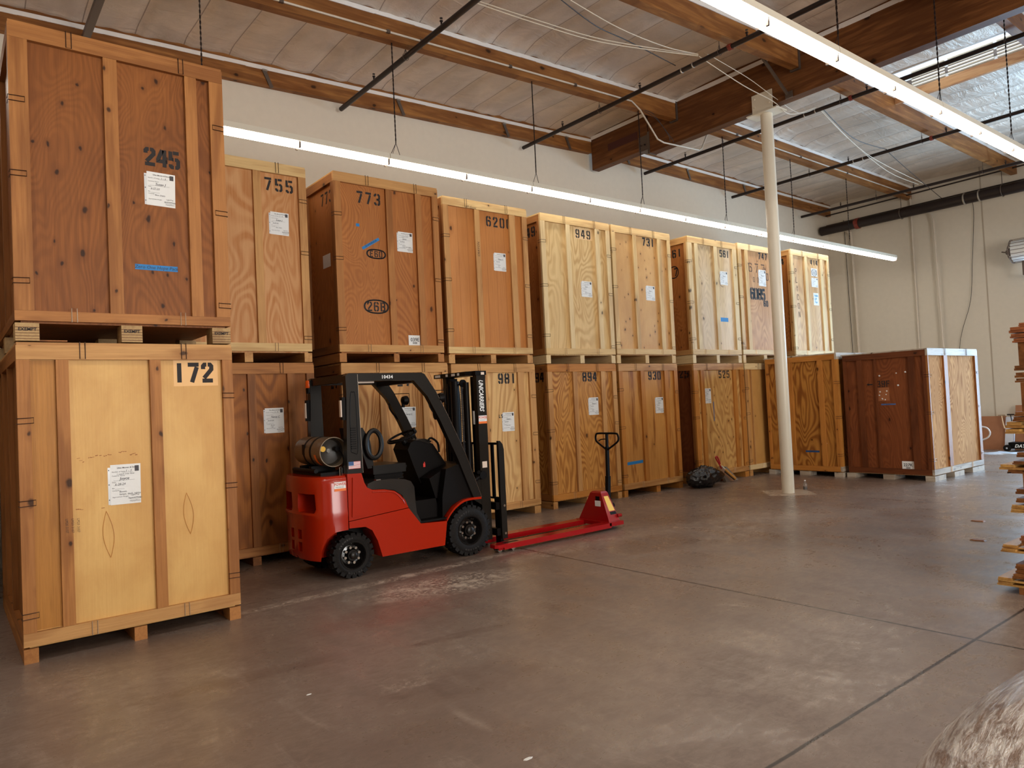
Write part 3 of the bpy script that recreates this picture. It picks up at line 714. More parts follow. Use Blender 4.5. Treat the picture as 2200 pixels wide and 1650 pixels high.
def paper(f, parent, u0, v0, u1, v1, rot=0, var=2, mark=True, sleeve=True):
    W, H = u1-u0, v1-v0
    sh = f.sheet(parent, u0, v0, u1, v1, M_paper, 'shipping_label', rot)
    if sleeve:
        m = MB(); f.slab(m, u0-.016, v0+.015*H, u0+.01, v1-.06*H, .0002, .001); m.build('sleeve_edge', M_sleeve, sh)
        m = MB()
        for q in (.12, .5, .86): f.slab(m, u0-.012, v0+q*H, u0-.006, v0+q*H+.008, .001, .0016)
        m.build('punch_hole', M_ink, sh)
    m = MB(); f.slab(m, u1-.19*W, v1-.19*H, u1-.05*W, v1-.05*H, .0025, .0035); m.build('printed_logo', M_logo, sh)
    pr = MB(); q = lambda a: v1-a*H
    f.txt(pr, 'Ohio Movers & Storage', .052*H, u0+W*.22, q(.10), bold=.0003)
    for (a, tx) in ((.19, 'Number of Vaults:'), (.29, 'Customer Name:'), (.45, 'Date:'), (.60, 'Bin:'), (.66, 'Contents:'), (.82, 'Approximate Weight:')):
        f.txt(pr, tx, .042*H, u0+.05*W, q(a))
    f.txt(pr, 'Light/Top\nMedium/Middle\nHeavy/Floor', .05*H, u0+.80*W, q(.80), align='CENTER', lines=1.5)
    for a, b0_, b1_ in ((.20, .4, .75), (.40, .1, .8), (.52, .1, .45), (.61, .15, .45)): f.rect(pr, u0+b0_*W, q(a)-.0006, u0+b1_*W, q(a)+.0006, .004)
    pr.build('printed_text', M_print, sh)
    if mark:
        a, b_, c, d = PAPERS[var]; hw = MB()
        f.txt(hw, a.split('\n')[0], .075*H, u0+.5*W, q(.19), shear=.2)
        if '\n' in a: f.txt(hw, a.split('\n')[1], .055*H, u0+.2*W, q(.255), shear=.2)
        f.txt(hw, b_, .10*H, u0+.3*W, q(.385), shear=.25, bold=.0003); f.txt(hw, c, .075*H, u0+.14*W, q(.515), shear=.2)
        f.txt(hw, d, .065*H, u0+.28*W, q(.70), shear=.15)
        e = [(.8*W+.19*W*math.cos(x), -.875*H+.025*H*math.sin(x)) for x in [k*math.pi/9 for k in range(18)]]
        hw.ribbon(e, .0012, f.p(u0, v1, .004), f.U, f.V, closed=True)
        hw.build('handwriting', M_ink, sh)
    return sh
def plate(f, parent, u0, v0, u1, v1, txt):
    sh = f.sheet(parent, u0, v0, u1, v1, M_paper, 'number_card', th=.003)
    m = MB(); f.txt(m, txt, (u1-u0)/len(txt)*1.42, (u0+u1)/2, v0+(v1-v0)*.45, align='CENTER', off=.006, bold=.001)
    W = u1-u0; x = u0+W*.33
    while x < u0+W*.68:
        ww = random.choice((.002, .003, .005)); f.rect(m, x, v0+.03, x+ww, v0+.055, .0055); x += ww+.003
    m.build('card_print', M_ink, sh)
def tape(f, parent, u0, v0, u1, v1, scribble=None, mat=None, rot=0):
    t = f.sheet(parent, u0, v0, u1, v1, mat or M_tape, 'blue_tape', rot, th=.001)
    if scribble:
        m = MB(); c, s_ = math.cos(rot), math.sin(rot)
        m.text(scribble, (v1-v0)*.85, f.p((u0+u1)/2, (v0+v1)/2, .0035)-(f.U*-s_+f.V*c)*(v1-v0)*.25, f.U*c+f.V*s_, -f.U*s_+f.V*c, align='CENTER', shear=.2)
        m.build('handwriting', M_ink, t)
    return t

def crate(label, x, y, z, w, d, top, panel, tone='tan', front=(), left=(), rtone=None, zr=.12, feet=None, sw=.09, swr=None, swl=None, clips=True, panel_left=None, group=None, bw=.088, foot_tone=None, lid=True, frontrail=True, back=True, ltone=None, skid_blocks=None, botrail=.09):
    """storage crate; x,y,z front left bottom corner; top = overall height; front/left = left edges of the upright battens"""
    t = thing('storage_crate', (x+w/2, y+d/2, z), label, 'crate', group)
    T = .036; H = top; swl = swl or sw; swr = swr or sw; rtone = rtone or tone; ltone = ltone or tone
    x1, y1 = x+w, y+d
    F = Face((x, y+T, z), (1, 0, 0), (0, -1, 0)); L = Face((x+T, y+d, z), (0, -1, 0), (-1, 0, 0))
    R_ = Face((x1-T, y, z), (0, 1, 0), (1, 0, 0)); B = Face((x1, y1-T, z), (-1, 0, 0), (0, 1, 0))
    # plywood skins
    MB().box(x+T, y+T, z+zr, x1-T, y+T+.012, z+H-.02).build('front_panel', panel, t)
    MB().box(x+T, y+T+.012, z+zr, x+T+.012, y1-T-.012, z+H-.02).build('side_panel', panel_left or panel, t)
    MB().box(x1-T-.012, y+T+.012, z+zr, x1-T, y1-T-.012, z+H-.02).build('side_panel', panel, t)
    MB().box(x+T, y1-T-.012, z+zr, x1-T, y1-T, z+H-.02).build('back_panel', panel, t)
    MB().box(x+.004, y+.004, z+H-.02, x1-.004, y1-.004, z+H).build('lid', bat(rtone, 'x'), t, .003)
    MB().box(x+T, y+T, z+zr-.015, x1-T, y1-T, z+zr).build('bottom', panel, t)
    def rails(f, W, ups, ax, rt, ut, fl, fr, full):
        j = lambda s_: random.uniform(-s_, s_)
        a0, a1 = (0, W) if full else (T+.0005, W-T-.0005)
        m = MB(); f.slab(m, a0, H-.02-.1, a1, H-.0205, .0004, T); m.build('top_rail', bat(rt, ax), t, .002)
        m = MB(); f.slab(m, a0, zr, a1, zr+botrail, .0004, T); m.build('bottom_rail', bat(rt, ax), t, .002)
        m = MB(); f.slab(m, a0, zr+botrail+.001, fl, H-.121, .0004, T); m.build('stile', bat(ut, 'z'), t, .002)
        m = MB(); f.slab(m, W-fr, zr+botrail+.001, a1, H-.121, .0004, T); m.build('stile', bat(ut, 'z'), t, .002)
        for q in ups:
            q, b_ = q if isinstance(q, tuple) else (q, bw)
            m = MB(); f.slab(m, q+j(.003), zr+botrail+.001, q+b_+j(.003), H-.121, .0004, T-.001); m.build('batten', bat(ut, 'z'), t, .002)
    rails(F, w, front, 'x', rtone, tone, swl, swr, True)
    rails(L, d, left, 'y', ltone, ltone, .09, .09, False)
    rails(R_, d, (d*.45,), 'y', ltone, ltone, .09, .09, False)
    # skid
    ft = bat(foot_tone or tone, 'y')
    for (a, b_) in (feet or ((.0, .09), (w/2-.045, w/2+.045), (w-.09, w))):
        if skid_blocks:
            for (c, e) in skid_blocks: MB().box(x+a, y+c, z, x+b_, y+e, z+zr-.016).build('skid_block', ft, t, .003)
        else: MB().box(x+a, y+.01, z, x+b_, y1-.01, z+zr-.016).build('skid', ft, t, .003)
    if clips:
        r = .0028
        def loop(pts, mat=M_clip): MB().tube(pts, r, 4).build('steel_clip', mat, t)
        e = .005
        for fz in (.8, .52, .17):
            zz = z+H*(fz+random.uniform(-.04, .04))
            loop([(x-e, y+.07, zz), (x-e, y-e, zz), (x+.092, y-e, zz+.003), (x+.092, y-e, zz-.034), (x-e, y-e, zz-.037), (x-e, y+.07, zz-.037)])
            zz = z+H*(fz+random.uniform(-.05, .05))
            loop([(x1+e, y+.05, zz), (x1+e, y-e, zz), (x1-.088, y-e, zz+.003), (x1-.088, y-e, zz-.034), (x1+e, y-e, zz-.037), (x1+e, y+.05, zz-.037)])
        for fu in (.27, .72):
            uu = x+w*(fu+random.uniform(-.05, .05)); tp = z+H+e
            loop([(uu, y+.05, tp), (uu, y-e, tp), (uu, y-e, tp-.12), (uu+.034, y-e, tp-.12), (uu+.034, y-e, tp), (uu+.034, y+.05, tp)])
            uu = x+w*(fu+random.uniform(-.04, .04)); b_ = z+zr
            loop([(uu, y-e, b_-.004), (uu, y-e, b_+.095), (uu+.034, y-e, b_+.095), (uu+.034, y-e, b_-.004)], M_clip_b)
    t['_'] = 0; del t['_']
    return t, F, L

def stencil(f, parent, txt, u, v, mat=None, **k):
    return f.stencil(MB(), txt, u, v, **k).build('stencil_number', mat or M_stencil, parent)
P = wood
ply = {
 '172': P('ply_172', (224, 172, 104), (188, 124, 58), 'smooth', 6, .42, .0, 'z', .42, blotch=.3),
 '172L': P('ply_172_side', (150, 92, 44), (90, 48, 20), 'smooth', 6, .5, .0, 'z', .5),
 '245': P('ply_245', (154, 90, 42), (92, 46, 20), 'contour', 16, .22, .75, 'z', .5, blotch=.35, kscale=5.6),
 '755': P('ply_755', (178, 110, 58), (226, 172, 118), 'contour', 7, .38, 0, 'z', .5, blotch=.2),
 'bl': P('ply_bl', (178, 106, 46), (104, 54, 20), 'contour', 5, .4, .35, 'z', .5, blotch=.5, kscale=4),
 '773': P('ply_773', (186, 114, 58), (136, 74, 32), 'contour', 18, .28, .35, 'z', .5, kscale=4.2),
 'cl': P('ply_cl', (216, 158, 98), (164, 100, 50), 'contour', 9, .5, .3, 'z', .5, kscale=3.4),
 '620': P('ply_620', (196, 124, 64), (146, 80, 34), 'streak', 3, .35, .05, 'z', .5, grooves=6.2, pale=(214, 150, 92)),
 '981': P('ply_981', (228, 180, 120), (178, 122, 68), 'contour', 6, .4, .55, 'z', .5, kscale=4.4),
 '949': P('ply_949', (228, 188, 132), (196, 148, 88), 'contour', 8, .42, .05, 'z', .5),
 '894': P('ply_894', (206, 142, 72), (150, 88, 34), 'contour', 13, .62, .1, 'z', .45),
 '731': P('ply_731', (218, 164, 104), (172, 114, 60), 'smooth', 6, .4, .5, 'z', .5, kscale=7),
 '930': P('ply_930', (204, 140, 72), (150, 88, 36), 'streak', 4, .75, .05, 'z', .45),
 '561': P('ply_561', (224, 186, 136), (176, 130, 84), 'contour', 9, .3, .15, 'z', .5, pale=(236, 214, 186)),
 '525': P('ply_525', (216, 164, 98), (158, 98, 44), 'contour', 7, .45, .6, 'z', .45, kscale=6),
 'h': P('ply_h', (206, 148, 82), (170, 108, 50), 'smooth', 7, .4, .1, 'z', .45),
 '747': P('ply_747', (206, 150, 98), (160, 104, 60), 'contour', 8, .3, .1, 'z', .5, pale=(222, 180, 138)),
 '414': P('ply_414', (222, 174, 120), (172, 118, 72), 'contour', 8, .35, .2, 'z', .5, pale=(232, 206, 176)),
 'i': P('ply_i', (192, 128, 58), (124, 66, 22), 'contour', 9, .8, .12, 'z', .45),
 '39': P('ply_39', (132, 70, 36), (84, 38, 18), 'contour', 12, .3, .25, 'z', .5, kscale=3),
 '39b': P('ply_39_lit', (214, 166, 118), (150, 100, 62), 'contour', 16, .45, .1, 'z', .85),  # same crate as above: lit front, shaded left, both put in the colour
 'z': P('ply_z', (120, 70, 36), (70, 36, 16), 'contour', 9, .4, .2, 'z', .55),
}
Y0 = 8.2
# nearest stack
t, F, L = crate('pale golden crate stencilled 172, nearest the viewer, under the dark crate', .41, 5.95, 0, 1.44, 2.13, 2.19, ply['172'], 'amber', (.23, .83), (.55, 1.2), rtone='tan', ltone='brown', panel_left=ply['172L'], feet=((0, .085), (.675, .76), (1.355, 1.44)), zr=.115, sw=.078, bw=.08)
F.sheet(t, 1.006, 1.866, 1.335, 2.07, plain('stencil_ground', (226, 176, 110), .5), 'pale_patch', off=.0002, th=.0006)
stencil(F, t, '172', 1.005, 1.895, h=.15, pitch=.104)
F.sheet(t, .079, .21, .229, 2.065, wood('ply_172_strip', (190, 126, 60), (126, 74, 30), 'streak', 3, .5, .0, 'z', .45), 'plywood_strip', off=.0002, th=.002)
paper(F, t, .552, 1.006, .752, 1.298, -.01, 1)
m = MB()
for k in range(3):
    for i_, tx in enumerate(('LM', '20', '3107')): m.text(tx, .022, F.p(.262+k*.035+.03*0, .95-k*.002-i_*.028, .038), -F.V, F.U)
m.build('mill_stamp', M_stencil_grey, t)
mbl = plain('veneer', (200, 142, 76), .45)
for (u, v, hh) in ((.52, .80, .17), (1.07, .88, .16)):
    pts = [F.p(u+.035*math.sin(math.pi*i/12)+.02*i/12, v+hh-2*hh*i/12, .002+.004*math.sin(math.pi*i/12)) for i in range(13)]
    pts2 = [F.p(u-.035*math.sin(math.pi*i/12)+.02*i/12, v+hh-2*hh*i/12, .002+.004*math.sin(math.pi*i/12)) for i in range(13)]
    MB().tube(pts, .0022, 4).tube(pts2, .0022, 4).build('veneer_blister', mbl, t)
m = MB()
for u, v, l in ((.33, 1.36, .05), (.42, 1.372, .16), (.62, 1.385, .05), (.68, 1.365, .06), (.37, 1.345, .03), (.34, 1.0, .04), (.5, .99, .02)):
    n_ = max(2, int(l/.012))
    for q in range(n_):
        if random.random() < .7: m.obox(F.p(u+l*q/n_, v+random.uniform(-.008, .008), .0008), F.U*random.uniform(.004, .011)+F.V*random.uniform(-.002, .002), F.V*random.uniform(.0012, .0035), F.N*.0004)
m.build('torn_veneer', plain('torn_veneer', (150, 92, 44), .7), t)
random.seed(21)
t, F, L = crate('dark reddish crate stencilled 245, stacked on top of the 172 crate', .41, 5.95, 2.2, 1.44, 2.13, 2.24, ply['245'], 'amber', (.585, 1.15), (.55, 1.2), rtone='amber', ltone='brown', feet=((0, .14), (.65, .79), (1.295, 1.435)), foot_tone='block', zr=.14, swl=.115, swr=.105, skid_blocks=((.0, .16), (1.0, 1.15), (1.97, 2.13)), botrail=.07)
stencil(F, t, '245', .85, 1.37, h=.135, pitch=.088)
paper(F, t, .86, 1.06, 1.063, 1.32, -.02, 0)
tape(F, t, .762, .557, 1.062, .598, 'Zero One Hope Pack')
for u in (.07, .72, 1.365): MB().text('EXEMPT', .030, (t.location.x-.72+u, 5.947, 2.27), (1, 0, 0), (0, 0, 1), align='CENTER', bold=.0008).build('block_stamp', M_stencil, t)
m = MB()
for u0_ in (0, .65, 1.295):
    for k in range(5): m.box(.41+u0_-.001, 5.949, 2.212+k*.02, .41+u0_+.141, 5.9505, 2.2155+k*.02)
m.build('ply_edge_line', bat('dark', 'x'), t)
MB().box(.43, 5.99, 2.2005, .72, 6.3, 2.21).build('skid_board', bat('brown', 'y'), t)
# stacks at the extreme left, behind
crate('brown crate at the left picture edge, behind the nearest stack, lower', -1.25, 7.95, 0, 1.5, 2.1, 2.19, ply['z'], 'brown', (.5, 1.0), (.7, 1.3))
crate('brown crate at the left picture edge, behind the nearest stack, upper', -1.25, 7.95, 2.2, 1.5, 2.1, 2.24, ply['z'], 'amber', (.5, 1.0), (.7, 1.3))
# row along the wall ------------------------------------------------
random.seed(3)
t, F, L = crate('brown knotty crate behind the forklift tank, under crate 755', 1.87, 7.9, 0, 1.50, 2.13, 2.19, ply['bl'], 'brown', (.15, (.745, .085), (1.185, .085)), (.55, 1.2), rtone='amber', feet=((0, .09), (.735, .825), (1.41, 1.50)), zr=.105)
paper(F, t, .93, 1.414, 1.14, 1.69, 0, 2)
t, F, L = crate('crate stencilled 755 with wavy pale grain, upper row', 1.86, 7.9, 2.2, 1.5, 2.13, 2.25, ply['755'], 'tan', (.2, .893), (.55, 1.2), rtone='pale', feet=((0, .09), (.735, .825), (1.41, 1.5)), zr=.12)
stencil(F, t, '755', 1.03, 1.935, h=.145, pitch=.122, w=1.25)
paper(F, t, 1.082, 1.44, 1.293, 1.697, -.02, 0)
t, F, L = crate('tan crate directly behind the forklift cab, under crate 773', 3.72, 7.93, 0, 1.5, 2.1, 2.19, ply['cl'], 'tan', ((.5, .085), (1.107, .085)), (.55, 1.2), rtone='tan', ltone='brown', panel_left=ply['773'], feet=((0, .09), (.7, .79), (1.41, 1.5)))
stencil(F, t, '274', .76, 1.90, h=.142, pitch=.118)
stencil(L, t, '274', 1.72, 1.90, h=.15, pitch=.115)
paper(F, t, .80, 1.376, 1.008, 1.636, -.02, 2)
m = MB(); F.txt(m, 'PLYCON', .035, .74, 1.955); m.build('mill_stamp', M_stencil_grey, t)
t, F, L = crate('orange brown crate stencilled 773, with circled numbers and blue tape', 3.70, 7.9, 2.2, 1.46, 2.1, 2.28, ply['773'], 'amber', (.695, 1.12), (.55, 1.2), rtone='tan', ltone='brown', feet=((0, .09), (.725, .80), (1.37, 1.46)))
stencil(F, t, '773', .315, 1.945, h=.145, pitch=.118, w=1.25)
stencil(L, t, '773', 1.66, 1.95, h=.145, pitch=.12, w=1.25)
L.sheet(t, 1.655, 1.18, 1.87, 1.34, M_paper, 'white_patch')
paper(F, t, .865, 1.398, 1.075, 1.652, -.015, 1)
tape(F, t, .292, 1.652, .337, 1.688); tape(F, t, .345, 1.44, .615, 1.475, 'ISLAMORADA', rot=.55)
def circled(F, t, u0, v0, u1, v1, txt, mat=M_stencil, fill=False):
    m = MB(); cx, cy, rx, ry = (u0+u1)/2, (v0+v1)/2, (u1-u0)/2, (v1-v0)/2
    for q in (1, .93): m.ribbon([(rx*q*math.cos(a), ry*q*math.sin(a)+.004*math.sin(3*a)) for a in [k*math.pi/12 for k in range(24)]], .012, F.p(cx, cy, .0015), F.U, F.V, closed=True)
    h = (v1-v0)*.66; F.stencil(m, txt, cx-h*.36*len(txt), cy-h/2, h=h, pitch=h*.78, w=1.15)
    m.build('circled_number', mat, t)
circled(F, t, .42, 1.275, .68, 1.395, 'E60'); circled(F, t, .355, .595, .69, .77, '26B')
plate(F, t, .955, .20, 1.135, .34, '039E')
t, F, L = crate('pale knotty crate stencilled 981, beside the forklift mast', 5.42, 8.15, 0, 1.48, 2.1, 2.19, ply['981'], 'tan', (.52, (1.155, .11)), (.55, 1.2), rtone='tan', feet=((0, .09), (.69, .78), (1.36, 1.48)), swr=.11)
stencil(F, t, '981', .82, 1.91, h=.142, pitch=.115)
paper(F, t, .87, 1.224, 1.073, 1.496, 0, 0)
m = MB(); F.stencil(m, 'L5', .80, 1.42, .05, .04); m.build('small_mark', M_stencil, t)
t, F, L = crate('grooved orange crate stencilled 620, upper row', 5.40, 8.15, 2.2, 1.48, 2.1, 2.29, ply['620'], 'tan', (.525, (1.15, .105)), (.55, 1.2), rtone='pale', ltone='brown', feet=((0, .1), (.71, .80), (1.38, 1.48)), zr=.135)
stencil(F, t, '6200', .755, 1.965, h=.145, pitch=.122, w=1.25)
paper(F, t, .872, 1.332, 1.078, 1.594, 0, 2)
m = MB(); F.txt(m, '6T Gonz', .05, .38, 2.17, off=.038, shear=.2); m.text('CRAYON', .05, F.p(.59, 1.5, .038), F.V, -F.U, shear=.2); m.build('pencil_note', M_stencil_grey, t)
t, F, L = crate('swirl grained crate stencilled 894, behind the pallet jack handle', 7.19, 8.2, 0, 1.49, 2.1, 2.19, ply['894'], 'tan', ((.53, .085), (1.14, .09)), (.5, 1.15), rtone='orange', ltone='brown', feet=((0, .09), (.7, .79), (1.40, 1.49)))
stencil(F, t, '894', .76, 1.915, h=.142, pitch=.115)
stencil(L, t, '894', 1.65, 1.925, h=.15, pitch=.115)
paper(F, t, .872, 1.378, 1.078, 1.655, 0, 2)
t, F, L = crate('pale cream crate stencilled 949, upper row', 7.19, 8.2, 2.2, 1.5, 2.1, 2.3, ply['949'], 'cream', (.522, (1.165, .092)), (.5, 1.15), rtone='pale', ltone='amber', panel_left=ply['773'], feet=((0, .09), (.71, .80), (1.41, 1.5)), zr=.14)  # left panel and battens coloured darker to paint in that side's shade
F.sheet(t, .74, 1.985, 1.13, 2.165, plain('stencil_ground_b', (224, 186, 134), .5), 'pale_patch', off=.0002, th=.0006)
stencil(F, t, '949', .765, 2.0, h=.14, pitch=.12, w=1.2)
stencil(L, t, '949', 1.60, 1.98, h=.15, pitch=.12)
paper(F, t, .845, 1.062, 1.065, 1.315, -.01, 1)
t, F, L = crate('stripe grained crate stencilled 930 with a strip of blue tape', 8.74, 8.2, 0, 1.5, 2.1, 2.19, ply['930'], 'orange', ((.535, .1), (1.15, .1)), (.5, 1.15), rtone='tan', feet=((0, .09), (.8, .9), (1.40, 1.5)))
stencil(F, t, '930', .765, 1.915, h=.142, pitch=.118)
paper(F, t, .92, 1.336, 1.115, 1.61, 0, 1)
tape(F, t, .135, .515, .52, .565, rot=.03)
t, F, L = crate('speckled tan crate stencilled 731, upper row', 8.73, 8.2, 2.2, 1.5, 2.1, 2.3, ply['731'], 'pale', (.517, (1.147, .108)), (.5, 1.15), rtone='pale', feet=((0, .09), (.70, .79), (1.40, 1.5)), zr=.15)
stencil(F, t, '731', .80, 2.032, h=.14, pitch=.112)
paper(F, t, .842, 1.086, 1.058, 1.34, -.01, 0)
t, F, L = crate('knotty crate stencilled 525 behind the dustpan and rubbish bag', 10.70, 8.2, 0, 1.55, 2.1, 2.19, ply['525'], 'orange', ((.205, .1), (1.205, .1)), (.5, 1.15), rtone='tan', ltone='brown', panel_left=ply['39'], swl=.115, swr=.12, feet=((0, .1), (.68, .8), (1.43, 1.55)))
stencil(F, t, '525', .79, 1.915, h=.142, pitch=.125, w=1.25)
stencil(L, t, '525', 1.62, 1.945, h=.15, pitch=.125, w=1.25)
paper(F, t, .315, 1.455, .518, 1.73, 0, 1)
tape(F, t, .572, 1.12, .592, 1.48, mat=M_tape_dull)
t, F, L = crate('weathered pale crate stencilled 561 with blue tape, upper row', 10.72, 8.2, 2.2, 1.5, 2.1, 2.33, ply['561'], 'cream', ((.2, .1), (.775, .11)), (.5, 1.15), rtone='pale', ltone='tan', panel_left=ply['773'], swl=.12, swr=.13, feet=((0, .09), (.71, .80), (1.40, 1.5)), zr=.16)
stencil(F, t, '561', 1.012, 2.035, h=.135, pitch=.108)
stencil(L, t, '561', 1.60, 1.985, h=.145, pitch=.12)
circled(L, t, 1.62, 1.6, 1.84, 1.83, '17')
m = MB(); m.ribbon([(.10*math.cos(a), .13*math.sin(a)) for a in [math.pi*.6+k*math.pi*.11 for k in range(10)]], .008, F.p(1.05, 1.59, .001), F.U, F.V); m.build('ink_curve', M_stencil, t)
paper(F, t, 1.0, 1.5, 1.22, 1.76, -.01, 2); tape(F, t, .905, .79, 1.172, .868)
t, F, L = crate('plain golden crate in the lower row, half hidden by the column', 12.29, 8.2, 0, 1.5, 2.1, 2.19, ply['h'], 'tan', ((.2, .02),), (.5, 1.15), rtone='cream', feet=((0, .1), (.7, .8), (1.4, 1.5)))
t, F, L = crate('crate stencilled 747 with spray painted numbers, behind the column', 12.28, 8.2, 2.2, 1.5, 2.1, 2.36, ply['747'], 'pale', ((.22, .11),), (.5, 1.15), rtone='cream', feet=((0, .09), (.71, .82), (1.40, 1.5)), zr=.17, swl=.1)
stencil(F, t, '747', .755, 2.105, h=.13, pitch=.115)
m = MB(); F.stencil(m, '677', .38, 1.82, h=.19, pitch=.22, w=.7, xs=1.2); F.stencil(m, '00', .52, 1.62, h=.11, pitch=.14, w=.7); F.stencil(m, '50', .86, 1.68, h=.16, pitch=.12, w=.9); m.build('spray_number', M_stencil_grey, t)
m = MB(); F.stencil(m, '6085', .40, 1.28, h=.22, pitch=.13, w=1.7); m.build('spray_blot', M_stencil, t)
m = MB(); F.stencil(m, '60', .85, 1.15, h=.115, pitch=.09, w=1.9); m.build('spray_blot', M_stencil, t)
paper(F, t, .73, 1.56, .975, 1.89, -.01, 2)
t, F, L = crate('crate under the one stencilled 414, hidden behind the others', 14.18, 8.2, 0, 1.58, 2.1, 2.19, ply['h'], 'tan', (.54, 1.19), (.5, 1.15), rtone='tan')
t, F, L = crate('pale crate stencilled 414 with letters down its side, last of the upper row', 14.18, 8.2, 2.2, 1.58, 2.1, 2.42, ply['414'], 'cream', ((.55, .1), (1.2, .11)), (.5, 1.15), rtone='cream', ltone='tan', panel_left=ply['773'], feet=((0, .09), (.71, .80), (1.49, 1.58)), zr=.17)
stencil(F, t, '414', .855, 2.155, h=.115, pitch=.112)
stencil(L, t, '414', 1.60, 2.12, h=.13, pitch=.12)
for i, ch in enumerate('PLYCON'): stencil(F, t, ch, .19+.012*i, 1.90-.185*i, M_stencil_grey, h=.13, w=.7)
sh = F.sheet(t, .86, 1.91, 1.11, 2.085, M_paper, 'number_card')
m = MB(); F.stencil(m, '560', .885, 1.945, h=.1, pitch=.07, w=.7, off=.004); m.ribbon([(.11*math.cos(a), .075*math.sin(a)) for a in [k*math.pi/10 for k in range(20)]], .008, F.p(.985, 1.995, .004), F.U, F.V, closed=True); m.build('card_print', M_ink, sh)
paper(F, t, .865, 1.67, 1.115, 1.875, 0, 2)
sh = F.sheet(t, .9, 1.27, 1.11, 1.54, M_paper, 'number_card')
m = MB(); F.txt(m, 'Hello\nLift\nTop', .07, .93, 1.46, shear=.3, bold=.002); m.build('handwriting', plain('cyan_ink', (40, 150, 190), .6), sh)
# the two crates standing across
random.seed(11)
t, F, L = crate('orange crate with bold swirling grain, lengthways behind the column', 12.80, 6.63, 0, 2.12, 1.49, 2.27, ply['i'], 'orange', (.65, 1.4), ((.49, .105), (1.115, .09)), rtone='weath', ltone='orange', feet=((.0, .25), (.9, 1.2), (1.87, 2.12)), skid_blocks=((0, .16), (.64, .84), (1.36, 1.49)), foot_tone='weath', zr=.10)
tape(L, t, .775, .44, 1.05, .475, 'Island', mat=plain('blue_tape_dark', (28, 70, 120), .6))
m = MB(); L.stencil(m, '1', 1.2, .6, h=.02); m.build('staple_scrap', M_paper, t)
t, F, L = crate('dark red brown crate marked 39F and 227K, its right side sunlit', 12.85, 5.1, 0, 2.15, 1.48, 2.215, ply['39b'], 'brown', ((.655, .145),), ((.29, .09), (.595, .03), (1.165, .095)), rtone='weath', ltone='dark', panel_left=ply['39'], feet=((.0, .44), (.80, 1.22), (1.60, 2.15)), skid_blocks=((0, .15), (.66, .84), (1.33, 1.48)), foot_tone='weath', zr=.10, swl=.03, swr=.12)  # side colours carry the dock light: left painted as shaded, front as lit
stencil(L, t, '39F', .61, 1.60, h=.112, pitch=.08, w=1.05)
m = MB(); m.ribbon([(0, 0), (.08, 0)], .022, L.p(.46, 1.655, .0015), L.U, L.V); m.poly([L.p(.43, 1.655, .0015), L.p(.47, 1.63, .0015), L.p(.47, 1.68, .0015)]); m.build('stencil_arrow', M_stencil, t)
L.sheet(t, .61, 1.36, .815, 1.59, plain('brown_patch', (150, 92, 56), .4, bump=.3), 'wood_patch')
m = MB()
for u, v, r in ((.66, 1.52, .010), (.645, 1.46, .009), (.775, 1.53, .010), (.76, 1.47, .008), (.74, 1.38, .008), (.69, 1.40, .008), (.665, 1.80, .011), (.95, 1.83, .008), (1.10, 1.84, .012), (.97, 1.62, .012), (.70, 1.39, .006)):
    m.obox(L.p(u, v, .004), L.U*r+L.V*r*.4, L.V*r-L.U*r*.5, L.N*.0015)
m.build('paper_scrap', M_paper, t)
tape(L, t, .665, 1.285, .91, 1.31, 'Blankets', mat=M_tape_dull)
plate(L, t, .955, .165, 1.15, .32, '227K')

# ------------------------------------------------------------------ forklift
random.seed(5)
M_fred = plain('forklift_red', (156, 30, 3), .22, 0, coat=.22, spec=.35)
M_fdark = plain('forklift_dark', (27, 22, 17), .33, 0, spec=.22)
M_fblack = plain('forklift_black', (12, 8, 7), .45, spec=.12)
M_hood = plain('glossy_hood', (46, 44, 42), .12, .2, coat=.8)
M_rub = plain('tyre_rubber', (19, 15, 13), .7, 0, .25, 60, spec=.2)
M_rim = plain('wheel_rim', (14, 11, 10), .16, 0, spec=.6)
M_chrome = plain('chrome', (214, 208, 200), .18, 1)
M_tank = plain('gas_tank', (118, 102, 82), .34, .25)
M_lens = plain('lamp_lens', (214, 196, 182), .3)
M_orange = plain('beacon_orange', (226, 88, 20), .25)
M_seat = plain('seat_vinyl', (20, 17, 15), .35, spec=.25)
FN, FF = 6.45, 7.41     # near and far side of the truck
fk = thing('forklift', (3.8, 6.93, 0), 'red and black forklift truck with a gas tank, parked facing right', 'forklift')
def fbox(name, mat, *a, bevel=.004, **k): return MB().box(*a).build(name, mat, fk, bevel, **k)
